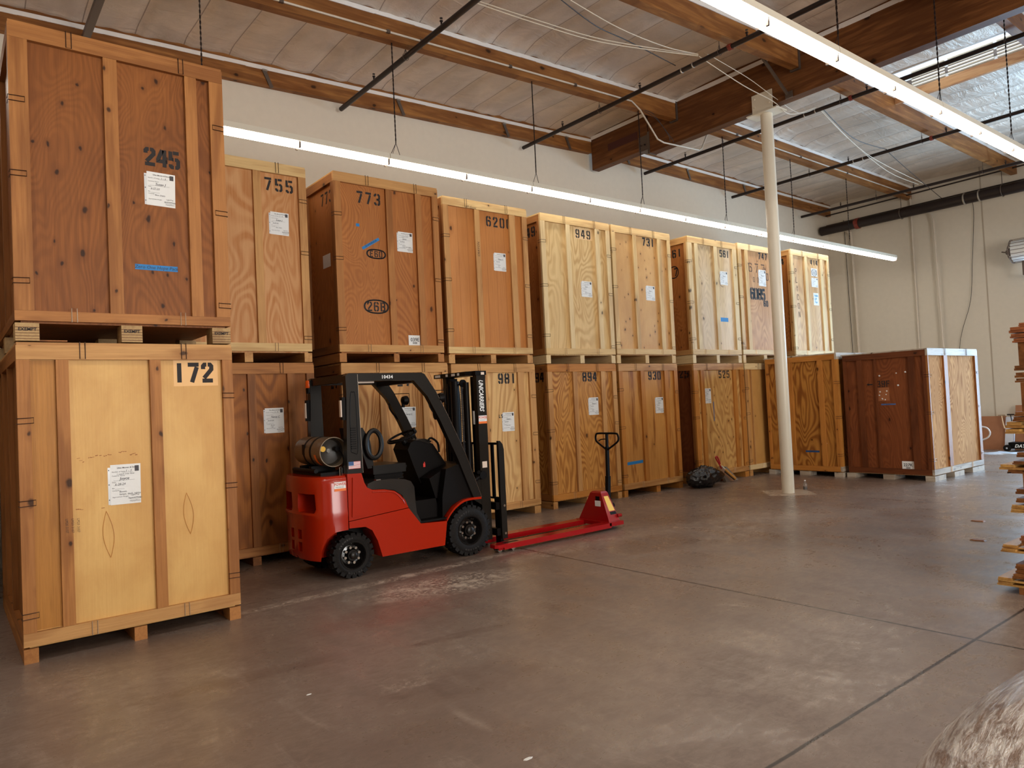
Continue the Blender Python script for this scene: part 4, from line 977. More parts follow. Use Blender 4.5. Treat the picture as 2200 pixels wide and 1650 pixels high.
# counterweight: lofted plan shape, carved for vents and wheel arches
def cwring(z, ins=0.0, xr=3.035, grow=0.0):
    pl = [(xr, FN), (2.90, FN), (2.84, FN+.02), (2.775, FN+.08), (2.73, FN+.20), (2.71, FN+.36), (2.705, (FN+FF)/2)]
    pl = pl+[(x, FN+FF-y) for x, y in pl[:-1][::-1]]
    cx, cy = 2.92, (FN+FF)/2
    return [((cx+(x-cx)*(1-ins) if x < xr else x)-grow*(x < 2.8), cy+(y-cy)*(1-ins), z) for x, y in pl]
cw = MB().loft([cwring(.205, .05), cwring(.26, .005), cwring(.60, 0, grow=.0), cwring(.64, -.012, grow=.012), cwring(.67, .0, grow=.0), cwring(.93, .0), cwring(.975, .02), cwring(1.0, .07)]).build('counterweight', M_fred, fk, smooth=True, ang=50)
cuts = []
for s_ in (0, 1):
    y = lambda v: v if not s_ else FN+FF-v
    # wheel arch
    a, b_ = sorted((y(6.30), y(6.72)))
    cuts.append(MB().prism([(2.79, .1), (2.785, .30), (2.83, .42), (2.90, .475), (3.2, .49), (3.2, .1)], a, b_).build('cut', M_fred))
    a, b_ = sorted((y(6.56), y(6.86)))
    c = MB(); c.prism([(a, .70), (a+.02, .66), (b_-.02, .66), (b_, .70), (b_-.01, .84), (a+.01, .84)], 2.5, 2.96, 'yz'); cuts.append(c.build('cut', M_fred))
    for z0_, z1_ in ((.40, .49), (.28, .37)):
        a, b_ = sorted((y(6.80), y(6.88))); cuts.append(MB().box(2.5, a, z0_, 2.745, b_, z1_).build('cut', M_fred))
cuts.append(MB().cyl((2.5, 6.93, .20), (2.8, 6.93, .20), .03, 12).build('cut', M_fred))
boolean(cw, cuts)
for p in cw.data.polygons: p.use_smooth = True
try: cw.data.set_sharp_from_angle(angle=math.radians(40))
except Exception: pass
MB().box(2.965, 6.56, .62, 3.03, 7.30, .88).build('engine_block', M_fblack, fk)
# side frame and upper panels
MB().prism([(3.045, .492), (3.215, .485), (3.285, .44), (3.34, .33), (3.386, .167), (4.115, .165), (4.153, .412), (3.835, .43), (3.70, .605), (3.045, .555)], FN, FF).build('side_frame', M_fred, fk, .006)
MB().prism([(3.045, .561), (3.70, .611), (3.665, .69), (3.61, .752), (3.545, .797), (3.44, .822), (3.30, .834), (3.25, .86), (3.222, .91), (3.195, 1.006), (3.045, 1.012)], FN+.003, FF-.003).build('engine_cover', M_fred, fk, .008)
MB().prism([(3.075, .595), (3.22, .60), (3.205, .75), (3.165, .965), (3.095, .972)], FN-.011, FN+.01).build('pressed_panel', M_fred, fk, .008)
MB().tube(curve([(3.30, FN, .81), (3.45, FN, .80), (3.55, FN, .775), (3.63, FN, .70), (3.655, FN, .655)], 5), .006, 6).build('body_crease', M_fred, fk, smooth=True)
MB().prism([(3.25, .84), (3.262, .895), (3.34, .918), (3.52, .918), (3.67, .90), (3.745, .872), (3.782, .81), (3.792, .62), (3.80, .54), (3.85, .445), (3.82, .445), (3.69, .63), (3.64, .74), (3.55, .803), (3.42, .828)], FN+.012, FF-.012).build('hood', M_hood, fk, .012, seg=3, smooth=True)
MB().box(3.36, 6.47, .915, 3.41, 6.52, .925).build('hood_emblem', M_chrome, fk)
fbox('step', M_fblack, 3.80, 6.47, .43, 4.17, 7.39, .45)
fbox('floor_plate', M_fblack, 3.79, 6.60, .61, 4.5, 7.26, .645)
fbox('chassis', M_fblack, 3.1, 6.70, .20, 4.6, 7.16, .48)
fbox('chassis', M_fblack, 3.4, 6.60, .45, 4.2, 7.26, .61)
MB().prism([(3.96, 1.245), (4.02, 1.268), (4.12, 1.268), (4.24, 1.21), (4.33, 1.08), (4.40, .98), (4.40, .85), (4.06, .80), (3.98, 1.0), (3.92, 1.17)], 6.80, 7.12).build('dashboard', M_fblack, fk, .012)
MB().prism([(4.05, .86), (4.20, .93), (4.40, .985), (4.56, .99), (4.60, .60), (4.28, .58), (4.16, .46), (4.12, .64)], 6.60, 7.26).build('cowl', M_fblack, fk, .01)
for ya, yb in ((6.50, 6.60), (7.26, 7.36)): MB().prism([(4.13, .44), (4.25, .56), (4.40, .615), (4.56, .60), (4.50, .80), (4.40, 1.0), (4.2, .95), (4.14, .66)], ya, yb).build('cowl_side', M_fblack, fk, .006)
for ya, yb in ((FN, 6.66), (7.20, FF)):
    o = curve([(4.154, 0, .418), (4.20, 0, .478), (4.27, 0, .54), (4.37, 0, .592), (4.47, 0, .606), (4.61, 0, .603)], 4)
    MB().prism([(p.x, p.z+.012) for p in o]+[(p.x, p.z-.012) for p in o[::-1]], ya, yb).build('mudguard', M_fred, fk)
# wheels
def wheel(cx, y0, y1, r, rr, near, lugs=22):
    W = y1-y0; ax = (0, 1, 0); root = MB()
    root.lathe([(rr, .012), (rr+.03, .0), (r-.055, .0), (r-.018, .018), (r-.018, W-.018), (r-.055, W), (rr+.03, W), (rr, W-.012)], (cx, y0, r), ax, 44, closed=True)
    tyre = root.build('wheel', M_rub, fk, smooth=True)
    m = MB()
    for k in range(lugs):
        for side in (0, 1):
            a = 2*math.pi*(k+.5*side)/lugs; u = Vector((math.cos(a), 0, math.sin(a))); t_ = Vector((-math.sin(a), 0, math.cos(a)))
            ya, yb = (y0+.008, y0+W*.56) if side == 0 else (y0+W*.44, y1-.008)
            m.obox(Vector((cx, (ya+yb)/2, r))+u*(r-.0195), u*.0185, t_*(math.pi*r/lugs*.66), Vector((0, (yb-ya)/2, 0)))
    m.build('tread', M_rub, tyre, .003, seg=1)
    yf, s_ = (y0, 1) if near else (y1, -1)
    P0 = (cx, yf, r); A = (0, s_, 0)
    MB().lathe([(rr+.012, .002), (rr+.004, .002), (rr-.004, .03), (rr-.03, .075), (rr*.55, .07), (rr*.42, .045), (rr*.42, .02), (.0, .02)], P0, A, 36, cap=False).build('rim', M_rim, tyre, smooth=True)
    MB().lathe([(rr*.30, .045), (rr*.28, .0), (rr*.2, -.008), (0, -.008)], P0, A, 24).build('hub', M_fdark, tyre, smooth=True)
    for k in range(8):
        a = 2*math.pi*(k+.3)/8; q = Vector((cx+rr*.60*math.cos(a), yf, r+rr*.60*math.sin(a)))
        MB().cyl(q+Vector(A)*.072, q+Vector(A)*.035, .0135, 8).build('wheel_bolt', M_chrome, tyre)
    m = MB(); R_ = (r+rr)/2+.008
    if near:
        for a0, word in ((250, 'MOVING'), (95, 'FORWARD')):
            for i_, ch in enumerate(word):
                a = math.radians(a0+i_*9); q = Vector((cx+R_*math.cos(a), yf-.0012, r+R_*math.sin(a)))
                if a0 > 180: m.text(ch, .026, q, (-math.sin(a), 0, math.cos(a)), (-math.cos(a), 0, -math.sin(a)), align='CENTER')
                else: m.text(ch, .026, q, (-math.sin(a), 0, math.cos(a)), (-math.cos(a), 0, -math.sin(a)), align='CENTER')
        m.build('raised_lettering', plain('rubber_letters', (66, 60, 56), .5), tyre)
wheel(3.105, 6.50, 6.665, .218, .125, True, 20); wheel(3.105, 7.195, 7.36, .218, .125, False, 20)
wheel(4.452, 6.455, 6.655, .27, .145, True, 24); wheel(4.452, 7.205, 7.405, .27, .145, False, 24)
fbox('axle', M_fblack, 4.38, 6.62, .2, 4.52, 7.24, .34); fbox('axle', M_fblack, 3.06, 6.66, .17, 3.15, 7.2, .26)
# overhead guard
for ya, yb in ((FN+.01, FN+.085), (FF-.085, FF-.01)):
    MB().prism([(3.05, 1.012), (3.215, 1.006), (3.203, 1.5), (3.195, 1.975), (3.10, 1.977), (3.07, 1.955), (3.075, 1.8)], ya, yb).build('rear_pillar', M_fdark, fk, .012)
    MB().prism([(3.10, 1.905), (3.83, 1.90), (3.99, 1.73), (4.14, 1.46), (4.34, 1.04), (4.52, .61), (4.625, .605), (4.44, 1.08), (4.24, 1.50), (4.08, 1.80), (3.965, 1.965), (3.93, 1.978), (3.10, 1.98)], ya+.004, yb-.004).build('roof_frame', M_fdark, fk, .010)
fbox('roof_crossbar', M_fdark, 3.09, 6.53, 1.90, 3.16, 7.33, 1.975)
fbox('roof_crossbar', M_fdark, 3.86, 6.53, 1.88, 3.95, 7.33, 1.965)
for k in range(5): fbox('roof_bar', M_fdark, 3.25+k*.125, 6.53, 1.925, 3.275+k*.125, 7.33, 1.965, bevel=.003)
m = MB()
for k in range(10): m.box(3.105+.0*k, FN+.0045, 1.245+k*.022, 3.155, FN+.0105, 1.255+k*.022)
m.build('vent_slots', M_fblack, fk)
MB().tube(curve([(3.10, FN+.009, 1.22), (3.13, FN+.009, 1.205), (3.17, FN+.009, 1.22), (3.172, FN+.009, 1.5), (3.165, FN+.009, 1.77), (3.14, FN+.009, 1.795), (3.115, FN+.009, 1.77), (3.10, FN+.009, 1.5), (3.10, FN+.009, 1.22)], 4), .003, 5).build('pillar_groove', M_fblack, fk)
for pp in ([(3.218, FN+.012, 1.01), (3.206, FN+.012, 1.5), (3.199, FN+.012, 1.97)], [(4.625, FN+.016, .61), (4.444, FN+.016, 1.08), (4.244, FN+.016, 1.50), (4.084, FN+.016, 1.80)]): MB().tube(pp, .003, 5).build('edge_highlight', M_chrome, fk)  # chrome lines stand in for highlights along the dark pillar edges
MB().text('10434', .046, (3.46, FN+.0125, 1.925), (1, 0, 0), (0, 0, 1), bold=.0014, space=1.15).build('fleet_number', M_paper, fk)
# flag sticker
fl = MB().box(3.065, FN+.0055, 1.055, 3.19, FN+.0095, 1.125).build('flag_sticker', M_paper, fk)
m = MB()
for k in range(0, 7): m.box(3.065, FN+.0040, 1.0552+k*.0108, 3.19, FN+.0052, 1.0598+k*.0108)
m.build('flag_stripes', plain('flag_red', (186, 44, 44), .4), fl)
c = MB().box(3.065, FN+.0030, 1.087, 3.118, FN+.0042, 1.1255).build('flag_canton', plain('flag_blue', (32, 72, 122), .4), fl)
def power(par, x0, z0, w, h, y):
    s_ = MB().box(x0, y, z0, x0+w, y+.002, z0+h).build('dealer_sticker', M_paper, par)
    MB().box(x0, y-.0012, z0, x0+w, y-.0002, z0+h*.28).build('orange_band', plain('sticker_orange', (224, 110, 40), .4), s_)
    MB().text('POWER', h*.44, (x0+w/2, y-.001, z0+h*.60), (1, 0, 0), (0, 0, 1), align='CENTER', bold=.0008, xs=w/h*.66).build('sticker_word', plain('sticker_red', (196, 62, 28), .4), s_)
    MB().text('MASTER INC.', h*.17, (x0+w/2, y-.001, z0+h*.36), (1, 0, 0), (0, 0, 1), align='CENTER', xs=w/h*.75).build('sticker_small_print', M_ink, s_)
power(fk, 2.905, .858, .118, .088, FN-.003)
# seat, wheel, levers
MB().box(3.45, 6.70, .955, 3.83, 7.16, 1.045).build('seat_cushion', M_seat, fk, .03, seg=4, smooth=True)
MB().prism([(3.40, 1.02), (3.47, 1.02), (3.44, 1.30), (3.36, 1.44), (3.30, 1.44), (3.34, 1.2)], 6.72, 7.14).build('backrest', M_seat, fk, .025, seg=3, smooth=True)
m = MB()
for k in range(4): m.box(3.48+.008*(k % 2), 6.74+.008*(k % 2), .885+k*.018, 3.82-.008*(k % 2), 7.12-.008*(k % 2), .902+k*.018)
m.build('seat_bellows', M_fblack, fk, .005)
MB().cyl((3.83, 6.78, 1.0), (3.87, 6.78, 1.0), .012, 8).cyl((3.86, 6.78, 1.0), (3.875, 6.78, 1.0), .026, 10).build('seat_knob', M_fblack, fk)
MB().tube([(3.465+.085*math.cos(a), 6.69, 1.265+.14*math.sin(a)) for a in [k*math.pi/12 for k in range(24)]], .026, 8, closed=True).build('hip_guard', M_seat, fk, smooth=True)
n = Vector((-.38, 0, .925)); u_ = Vector((.925, 0, .38)); v_ = Vector((0, 1, 0)); cc = Vector((3.93, 6.93, 1.31))
sw_ = MB().tube([cc+.16*(math.cos(a)*u_+math.sin(a)*v_) for a in [k*math.pi/18 for k in range(36)]], .0125, 8, closed=True).build('steering_wheel', M_fblack, fk, smooth=True)
m = MB()
for a in (.4, 2.5, 4.7): m.tube([cc-n*.03, cc+.155*(math.cos(a)*u_+math.sin(a)*v_)], .011, 6)
m.cyl(cc-n*.05, cc-n*.01, .035, 12).cyl(cc+.11*u_-.11*v_, cc+.11*u_-.11*v_+n*.05, .018, 10); m.build('spokes', M_fblack, sw_)
MB().cyl(cc-n*.04, (4.06, 6.93, 1.1), .035, 12).build('steering_column', M_fblack, fk)
m = MB()
for k in range(4): m.tube([(4.12, 7.02-.07*k+.1, 1.22), (4.07, 7.02-.07*k+.1, 1.31), (4.04, 7.02-.07*k+.1, 1.33)], .007, 6)
m.build('lever', M_fblack, fk)
MB().box(4.10, 6.792, .97, 4.125, 6.798, 1.01).cyl((4.112, 6.798, 1.02), (4.112, 6.785, 1.02), .006, 8).build('ignition_tag', plain('tag_red', (200, 50, 40), .4), fk)
MB().prism([(4.02, 1.268), (4.13, 1.278), (4.22, 1.245), (4.18, 1.22)], 6.79, 7.13).build('dash_pod', M_fdark, fk, .008)
MB().tube(curve([(4.16, 6.78, 1.25), (4.20, 6.77, 1.28), (4.28, 6.77, 1.22), (4.30, 6.78, 1.12)], 4), .012, 6).build('grab_bar', M_fblack, fk)
# mirrors, handles, lamps
for yy in (6.505, 7.34):
    x0 = 4.08 if yy < 7 else 4.06
    MB().tube(curve([(x0+.02, yy+.01, 1.72), (x0-.03, yy+.01, 1.70), (x0-.035, yy+.01, 1.62), (x0+.06, yy+.01, 1.50), (x0+.11, yy+.01, 1.49)], 4), .009, 6).build('grab_handle', M_fblack, fk, smooth=True)
m = MB().loft([[(4.115, 6.535+.045*math.cos(a), 1.555+.075*math.sin(a)) for a in [k*math.pi/9 for k in range(18)]], [(4.125, 6.535+.045*math.cos(a), 1.555+.075*math.sin(a)) for a in [k*math.pi/9 for k in range(18)]]])
m.tube([(4.12, 6.54, 1.55), (4.18, 6.50, 1.56)], .005, 5); m.build('mirror', M_fblack, fk)
for yy, xx in ((6.50, 4.175), (7.40, 4.26)):
    w_ = MB().lathe([(.02, -.05), (.045, -.035), (.055, .0), (.055, .02), (.0, .021)], (xx, yy, 1.71), (1, 0, 0), 18).box(xx-.045, yy-.012, 1.63, xx-.015, yy+.012, 1.68).build('work_lamp', M_fblack, fk, smooth=True)
    MB().cyl((xx+.02, yy, 1.71), (xx+.024, yy, 1.71), .047, 18).build('lamp_lens', M_lens, w_)
    xa = xx-.20 if yy > 7 else xx-.12
    MB().tube([(xa+.04, yy, 1.79), (xx+.055, yy, 1.79), (xx+.055, yy, 1.645), (xa+.12, yy, 1.645)], .005, 5).build('lamp_guard', M_fblack, fk)
for yy in (6.50, 7.36):
    l_ = MB().box(3.035, yy-.02, 1.53, 3.07, yy+.03, 1.75).build('rear_lamp', M_fblack, fk, .008)
    MB().box(3.022, yy-.012, 1.56, 3.038, yy+.022, 1.72).build('lamp_lens', M_lens, l_, .007)
MB().cyl((3.075, 7.365, 1.83), (3.075, 7.365, 1.88), .03, 14).box(3.05, 7.35, 1.82, 3.12, 7.38, 1.835).build('beacon_base', M_fblack, fk)
MB().lathe([(.030, 0), (.034, .01), (.032, .065), (.024, .08), (0, .082)], (3.075, 7.365, 1.88), (0, 0, 1), 18).build('beacon', M_orange, fk, smooth=True)
fbox('interior_lamp', M_lens, 3.22, 6.545, 1.885, 3.42, 6.60, 1.90, bevel=.003)
# gas tank
tk = MB().lathe([(.0, .74), (.07, .735), (.115, .71), (.14, .66), (.145, .60), (.145, .12), (.143, .07), (.145, .06), (.145, .0), (.138, .0), (.138, .10), (.12, .128), (.06, .146), (.0, .15)], (2.985, 6.60, 1.225), (0, 1, 0), 40).build('gas_tank', M_tank, fk, smooth=True, ang=50)
MB().lathe([(.147, 0), (.147, .035)], (2.985, 6.98, 1.225), (0, 1, 0), 40).lathe([(.1495, 0), (.1495, .03)], (2.985, 6.82, 1.225), (0, 1, 0), 40).box(2.84, 6.97, 1.2, 2.85, 7.03, 1.3).build('tank_strap', M_fblack, tk)
MB().lathe([(.137, .095), (.119, .124), (.06, .142), (.0, .146)], (2.985, 6.60, 1.225), (0, 1, 0), 40, cap=False).build('shaded_tank_head', plain('shaded_tank_head', (52, 45, 38), .4), tk, smooth=True)  # same paint as the tank; darker colour stands for shade in the collar
MB().cyl((2.985, 6.72, 1.235), (2.985, 6.75, 1.235), .02, 14).build('tank_gauge', M_chrome, tk)
MB().cyl((2.92, 6.705, 1.255), (2.92, 6.74, 1.255), .028, 16).build('tank_cap', plain('cap_yellow', (228, 172, 30), .4), tk)
MB().cyl((3.05, 6.65, 1.25), (3.05, 6.70, 1.25), .025, 8).tube(curve([(3.06, 6.64, 1.23), (3.075, 6.58, 1.16), (3.07, 6.6, 1.08), (3.04, 6.66, 1.03)], 4), .009, 6).build('valve_hose', M_fblack, tk)
m = MB()
for a0 in (0,):
    a = math.radians(200)
    q = Vector((2.985+.1475*math.cos(a), 0, 1.225+.1475*math.sin(a)))
s_ = MB()
for k in range(6):
    a = math.radians(188+k*9); b_ = math.radians(188+(k+1)*9)
    s_.poly([(2.985+.1465*math.cos(a), 6.70, 1.225+.1465*math.sin(a)), (2.985+.1465*math.cos(b_), 6.70, 1.225+.1465*math.sin(b_)), (2.985+.1465*math.cos(b_), 6.75, 1.225+.1465*math.sin(b_)), (2.985+.1465*math.cos(a), 6.75, 1.225+.1465*math.sin(a))])
s_.build('tank_sticker', plain('sticker_orange', (224, 110, 40), .4), tk)
fbox('tank_cradle', M_fblack, 2.85, 6.62, 1.0, 3.12, 7.32, 1.03); fbox('tank_cradle', M_fblack, 2.86, 6.86, 1.03, 3.11, 6.92, 1.085); fbox('tank_cradle', M_fblack, 2.86, 7.1, 1.03, 3.11, 7.16, 1.085)
MB().cyl((2.84, 6.7, 1.045), (2.84, 7.25, 1.045), .022, 10).build('cradle_bar', M_fblack, fk)
m = MB()
for a, b_ in (((3.02, 6.56, 1.0), (3.02, 6.56, 1.075)), ((3.095, 6.56, 1.0), (3.095, 6.56, 1.075)), ((3.02, 6.56, 1.075), (3.06, 6.56, 1.075))): m.cyl(a, b_, .005, 6)
m.box(3.035, 6.555, 1.0, 3.075, 6.575, 1.07); m.build('tank_latch', M_chrome, fk)
# mast
MX0, MX1 = 4.722, 4.845
ms = MB().box(MX0, 6.60, .10, MX1, 6.622, 1.99).box(MX0, 6.622, .10, MX0+.018, 6.67, 1.99).box(MX1-.018, 6.622, .10, MX1, 6.67, 1.99).build('mast_rail', M_fdark, fk, .003)
MB().box(MX0, 7.268, .10, MX1, 7.29, 1.99).box(MX0, 7.22, .10, MX0+.018, 7.268, 1.99).box(MX1-.018, 7.22, .10, MX1, 7.268, 1.99).build('mast_rail', M_fdark, fk, .003)
for ya, yb in ((6.675, 6.74), (7.15, 7.215)): fbox('inner_rail', M_fblack, 4.735, ya, .12, 4.835, yb, 1.94)
for z0_, z1_ in ((.14, .22), (.78, .86)): fbox('mast_crossmember', M_fblack, 4.70, 6.65, z0_, 4.74, 7.24, z1_)
top = MB().prism([(4.70, 6.585), (4.85, 6.585), (4.85, 7.30), (4.76, 7.33), (4.69, 7.38), (4.655, 7.38), (4.655, 6.72), (4.70, 6.66)], 1.952, 2.0, 'xy').build('mast_top', M_fblack, fk, .006)
for ya, yb in ((7.24, 7.35), (7.08, 7.12), (6.93, 7.0), (6.84, 6.88)): MB().box(4.652, ya, 1.962, 4.6545, yb, 1.99).build('warning_label', M_paper, top)
MB().box(4.775, 6.582, 1.955, 4.82, 6.5845, 1.985).build('barcode_label', M_lens, top)
for yy in (6.78, 7.11): MB().cyl((4.70, yy, .2), (4.70, yy, 1.88), .034, 14).build('lift_cylinder', M_fblack, fk, smooth=True)
MB().cyl((4.66, 6.945, .2), (4.66, 6.945, 1.9), .05, 16).build('lift_cylinder', M_fblack, fk, smooth=True)
for yy in (6.84, 7.04):
    m = MB(); z = .5
    while z < 1.88: m.box(4.666, yy-.008, z, 4.690, yy+.008, z+.014); z += .02
    m.box(4.672, yy-.004, .5, 4.684, yy+.004, 1.88); m.build('lift_chain', M_steel, fk)
    MB().cyl((4.70, yy-.012, 1.87), (4.70, yy+.012, 1.87), .045, 18).build('chain_pulley', M_fblack, fk)
m = MB()
for yy, xx in ((6.90, 4.65), (6.98, 4.65), (7.18, 4.69)): m.tube(curve([(xx, yy, .4), (xx, yy, 1.2), (xx, yy, 1.75), (xx+.04, yy, 1.86), (xx+.09, yy, 1.75), (xx+.09, yy, 1.2)], 4), .009, 6)
m.build('hydraulic_hose', M_fblack, fk, smooth=True)
m = MB().box(4.716, 6.66, 1.40, 4.7185, 6.69, 1.55).box(4.716, 7.0, 1.40, 4.7185, 7.03, 1.55).build('caution_strip', M_paper, fk)
MB().text('UNICARRIERS', .082, (4.753, 6.5985, 1.90), (0, 0, -1), (1, 0, 0), bold=.0022, shear=.28, xs=.70).build('brand_lettering', M_paper, ms)
power(ms, 4.727, 1.405, .112, .09, 6.5965)
MB().box(4.75, 6.597, .91, 4.815, 6.5995, .98).build('capacity_plate', M_lens, ms)
MB().cyl((4.50, 6.575, .735), (4.62, 6.575, .79), .014, 10).build('tilt_rod', M_chrome, fk, smooth=True)
MB().cyl((4.60, 6.575, .78), (4.69, 6.575, .822), .024, 10).cyl((4.72, 6.545, .835), (4.72, 6.60, .835), .048, 16).cyl((4.66, 6.55, .87), (4.70, 6.60, .87), .02, 8).build('tilt_clevis', M_fblack, fk, .002)
MB().prism([(4.53, .60), (4.57, .60), (4.72, .50), (4.72, .78), (4.66, .84), (4.60, .70)], 6.60, 6.63).build('mast_bracket', M_fdark, fk, .004)
# carriage, load backrest, forks
cg = MB().box(4.87, 6.54, .43, 4.92, 7.34, .51).box(4.87, 6.54, .14, 4.92, 7.34, .22).box(4.86, 6.68, .14, 4.90, 6.72, .62).box(4.86, 7.16, .14, 4.90, 7.20, .62).build('carriage', M_fblack, fk, .005)
br = MB()
for yy in (6.535, 6.665, 6.805, 6.945, 7.085, 7.225, 7.355):
    wd = .022 if 6.6 < yy < 7.3 else .014
    br.box(4.935, yy-wd, .55, 4.955, yy+wd, 1.165)
br.box(4.933, 6.52, 1.155, 4.957, 7.37, 1.18).box(4.933, 6.52, .54, 4.957, 7.37, .56)
br.build('load_backrest', M_fblack, fk, .003)
for yy in (6.535, 7.345):
    MB().prism([(4.925, .10), (5.0, .10), (5.0, 1.10), (4.985, 1.16), (4.95, 1.20), (4.925, 1.20)], yy-.018, yy+.018).build('backrest_post', M_fdark, fk, .008)
m = MB()
for zz in (.16, .47): m.cyl((4.965, 6.505, zz), (4.965, 6.517, zz), .014, 8)
m.build('post_bolt', M_chrome, fk)
for yy in (6.61, 7.06):
    MB().prism([(4.935, .025), (5.10, .02), (6.05, .02), (6.08, .03), (5.10, .052), (4.975, .055), (4.975, .56), (4.935, .56)], yy-.045, yy+.045).build('fork', M_fblack, fk, .003)

# ------------------------------------------------------------------ pallet jack
M_pj = plain('jack_red', (146, 8, 12), .28, 0, coat=.2, spec=.35)
pj = thing('pallet_jack', (5.7, 6.6, 0), 'red hand pallet jack with a black loop handle, beside the forklift', 'pallet jack')
for ya, yb in ((6.30, 6.445), (6.76, 6.905)):
    f_ = MB().prism([(4.67, ya+.03), (4.70, ya+.005), (4.75, ya), (6.45, ya), (6.45, yb), (4.75, yb), (4.70, yb-.005), (4.67, yb-.03)], .052, .088, 'xy').build('fork', M_pj, pj, .006)
    MB().box(4.78, ya+.0005, .030, 6.45, ya+.012, .053).box(4.78, yb-.012, .030, 6.45, yb-.0005, .053).build('fork_skirt', M_pj, f_)
    MB().box(4.82, ya+.045, .0885, 5.02, yb-.045, .0895).build('fork_slot', M_fblack, f_)
    m = MB()
    for xx in (4.745, 4.93): m.cyl((xx, ya+.035, .03), (xx, yb-.035, .03), .03, 14)
    m.build('load_roller', M_chrome, f_)
    MB().box(4.72, ya+.02, .028, 4.96, ya+.034, .052).box(4.72, yb-.034, .028, 4.96, yb-.02, .052).build('roller_arm', M_pj, f_)
MB().box(6.42, 6.30, .045, 6.665, 6.905, .092).build('cross_frame', M_pj, pj, .006)
MB().loft([[(6.47, 6.36, .092), (6.66, 6.36, .092), (6.66, 6.895, .092), (6.47, 6.895, .092)], [(6.48, 6.49, .435), (6.60, 6.49, .435), (6.60, 6.68, .435), (6.48, 6.68, .435)], [(6.50, 6.51, .455), (6.59, 6.51, .455), (6.59, 6.66, .455), (6.50, 6.66, .455)]]).build('pump_housing', M_pj, pj, .006)
y_ = MB(); y_.poly([(6.51, 6.474, .395), (6.585, 6.474, .395), (6.625, 6.405, .215), (6.525, 6.405, .215)]); y_.build('yellow_label', plain('label_yellow', (232, 190, 84), .5), pj)
y_ = MB(); y_.poly([(6.527, 6.401, .205), (6.632, 6.401, .205), (6.640, 6.388, .17), (6.53, 6.388, .17)]); y_.build('maker_label', M_fblack, pj)
MB().box(6.475, 6.50, .27, 6.4765, 6.60, .34).build('spec_label', M_paper, pj)
MB().box(6.474, 6.515, .345, 6.4765, 6.585, .395).build('spec_label', M_fblack, pj)
MB().cyl((6.64, 6.375, .15), (6.69, 6.36, .15), .022, 10).build('release_pedal', M_pj, pj)
MB().cyl((6.70, 6.50, .26), (6.70, 6.74, .26), .03, 12).cyl((6.72, 6.62, .03), (6.72, 6.62, .30), .045, 14).build('pump', M_fblack, pj, smooth=True)
for yy in (6.55, 6.64): MB().cyl((6.72, yy, .085), (6.72, yy+.045, .085), .085, 22).build('steer_wheel', M_fblack, pj)
hd = MB().prism([(6.60, .60), (6.64, .60), (6.65, .28), (6.59, .28)], 6.6, 6.61)
hd.bm.free()
H = MB().beam((6.73, 6.62, .28), (6.755, 6.62, .62), .05, .05).beam((6.755, 6.62, .60), (6.765, 6.62, 1.0), .035, .04).beam((6.765, 6.62, 1.0), (6.77, 6.62, 1.16), .028, .03)
H.build('handle_shaft', M_fblack, pj, .005)
MB().tube(curve([(6.765, 6.62, .955), (6.767, 6.70, 1.0), (6.768, 6.80, 1.06), (6.77, 6.825, 1.10), (6.77, 6.815, 1.15), (6.77, 6.78, 1.17), (6.77, 6.62, 1.172), (6.77, 6.46, 1.17), (6.77, 6.425, 1.15), (6.77, 6.415, 1.10), (6.768, 6.44, 1.06), (6.767, 6.54, 1.0), (6.765, 6.62, .955)], 4), .013, 8).build('handle_loop', M_fblack, pj, smooth=True)
MB().tube([(6.755, 6.63, 1.10), (6.745, 6.70, 1.095), (6.74, 6.74, 1.075)], .008, 6).build('control_lever', M_fblack, pj)

# ------------------------------------------------------------------ small floor things
from mathutils import noise as mn
def blob(c, a, b, h, seed, amp=.05, fr=9, fold=.5, nu=72, nv=40, e=.85, rz=0.0, floor_z=0.0, lean=None, wrinkle=0):
    m = MB(); rows = []
    sp = lambda v, q: math.copysign(abs(v)**q, v)
    for j in range(nv+1):
        ph = -math.pi/2+math.pi*j/nv; row = []
        for i in range(nu):
            th = 2*math.pi*i/nu
            x = a*sp(math.cos(ph), e)*sp(math.cos(th), e); y = b*sp(math.cos(ph), e)*sp(math.sin(th), e); z = h*sp(math.sin(ph), e)
            if lean: x, y, z = lean(x, y, z)
            d = Vector((x, y, z)); nn = d.normalized() if d.length > 1e-5 else Vector((0, 0, 1))
            q = Vector((x*fr/2, y*fr/2, z*fr/3+seed))
            k = mn.noise(q*.8)*amp*1.2+abs(mn.noise(q*2.3))*-amp*fold+mn.noise(q*5)*amp*.3
            if wrinkle:
                r1 = 1-abs(mn.noise(Vector((x*2.6, y*26, z*26))))*2; r2 = 1-abs(mn.noise(Vector((x*6+9, y*55, z*55))))*2; r3 = mn.noise(Vector((x*30, y*90, z*90)))
                k += wrinkle*(r1+.55*r2+.3*r3)
            d = d+nn*k
            X_ = c[0]+d.x*math.cos(rz)-d.y*math.sin(rz); Y_ = c[1]+d.x*math.sin(rz)+d.y*math.cos(rz); Z_ = max(floor_z, c[2]+d.z)
            row.append(m.bm.verts.new((X_, Y_, Z_)))
        rows.append(row)
    for j in range(nv):
        for i in range(nu): m.bm.faces.new((rows[j][i], rows[j][(i+1) % nu], rows[j+1][(i+1) % nu], rows[j+1][i]))
    bmesh.ops.remove_doubles(m.bm, verts=m.bm.verts, dist=.0004)
    return m
M_bag = plain('bin_liner', (24, 20, 19), .16, 0, .5, 26)
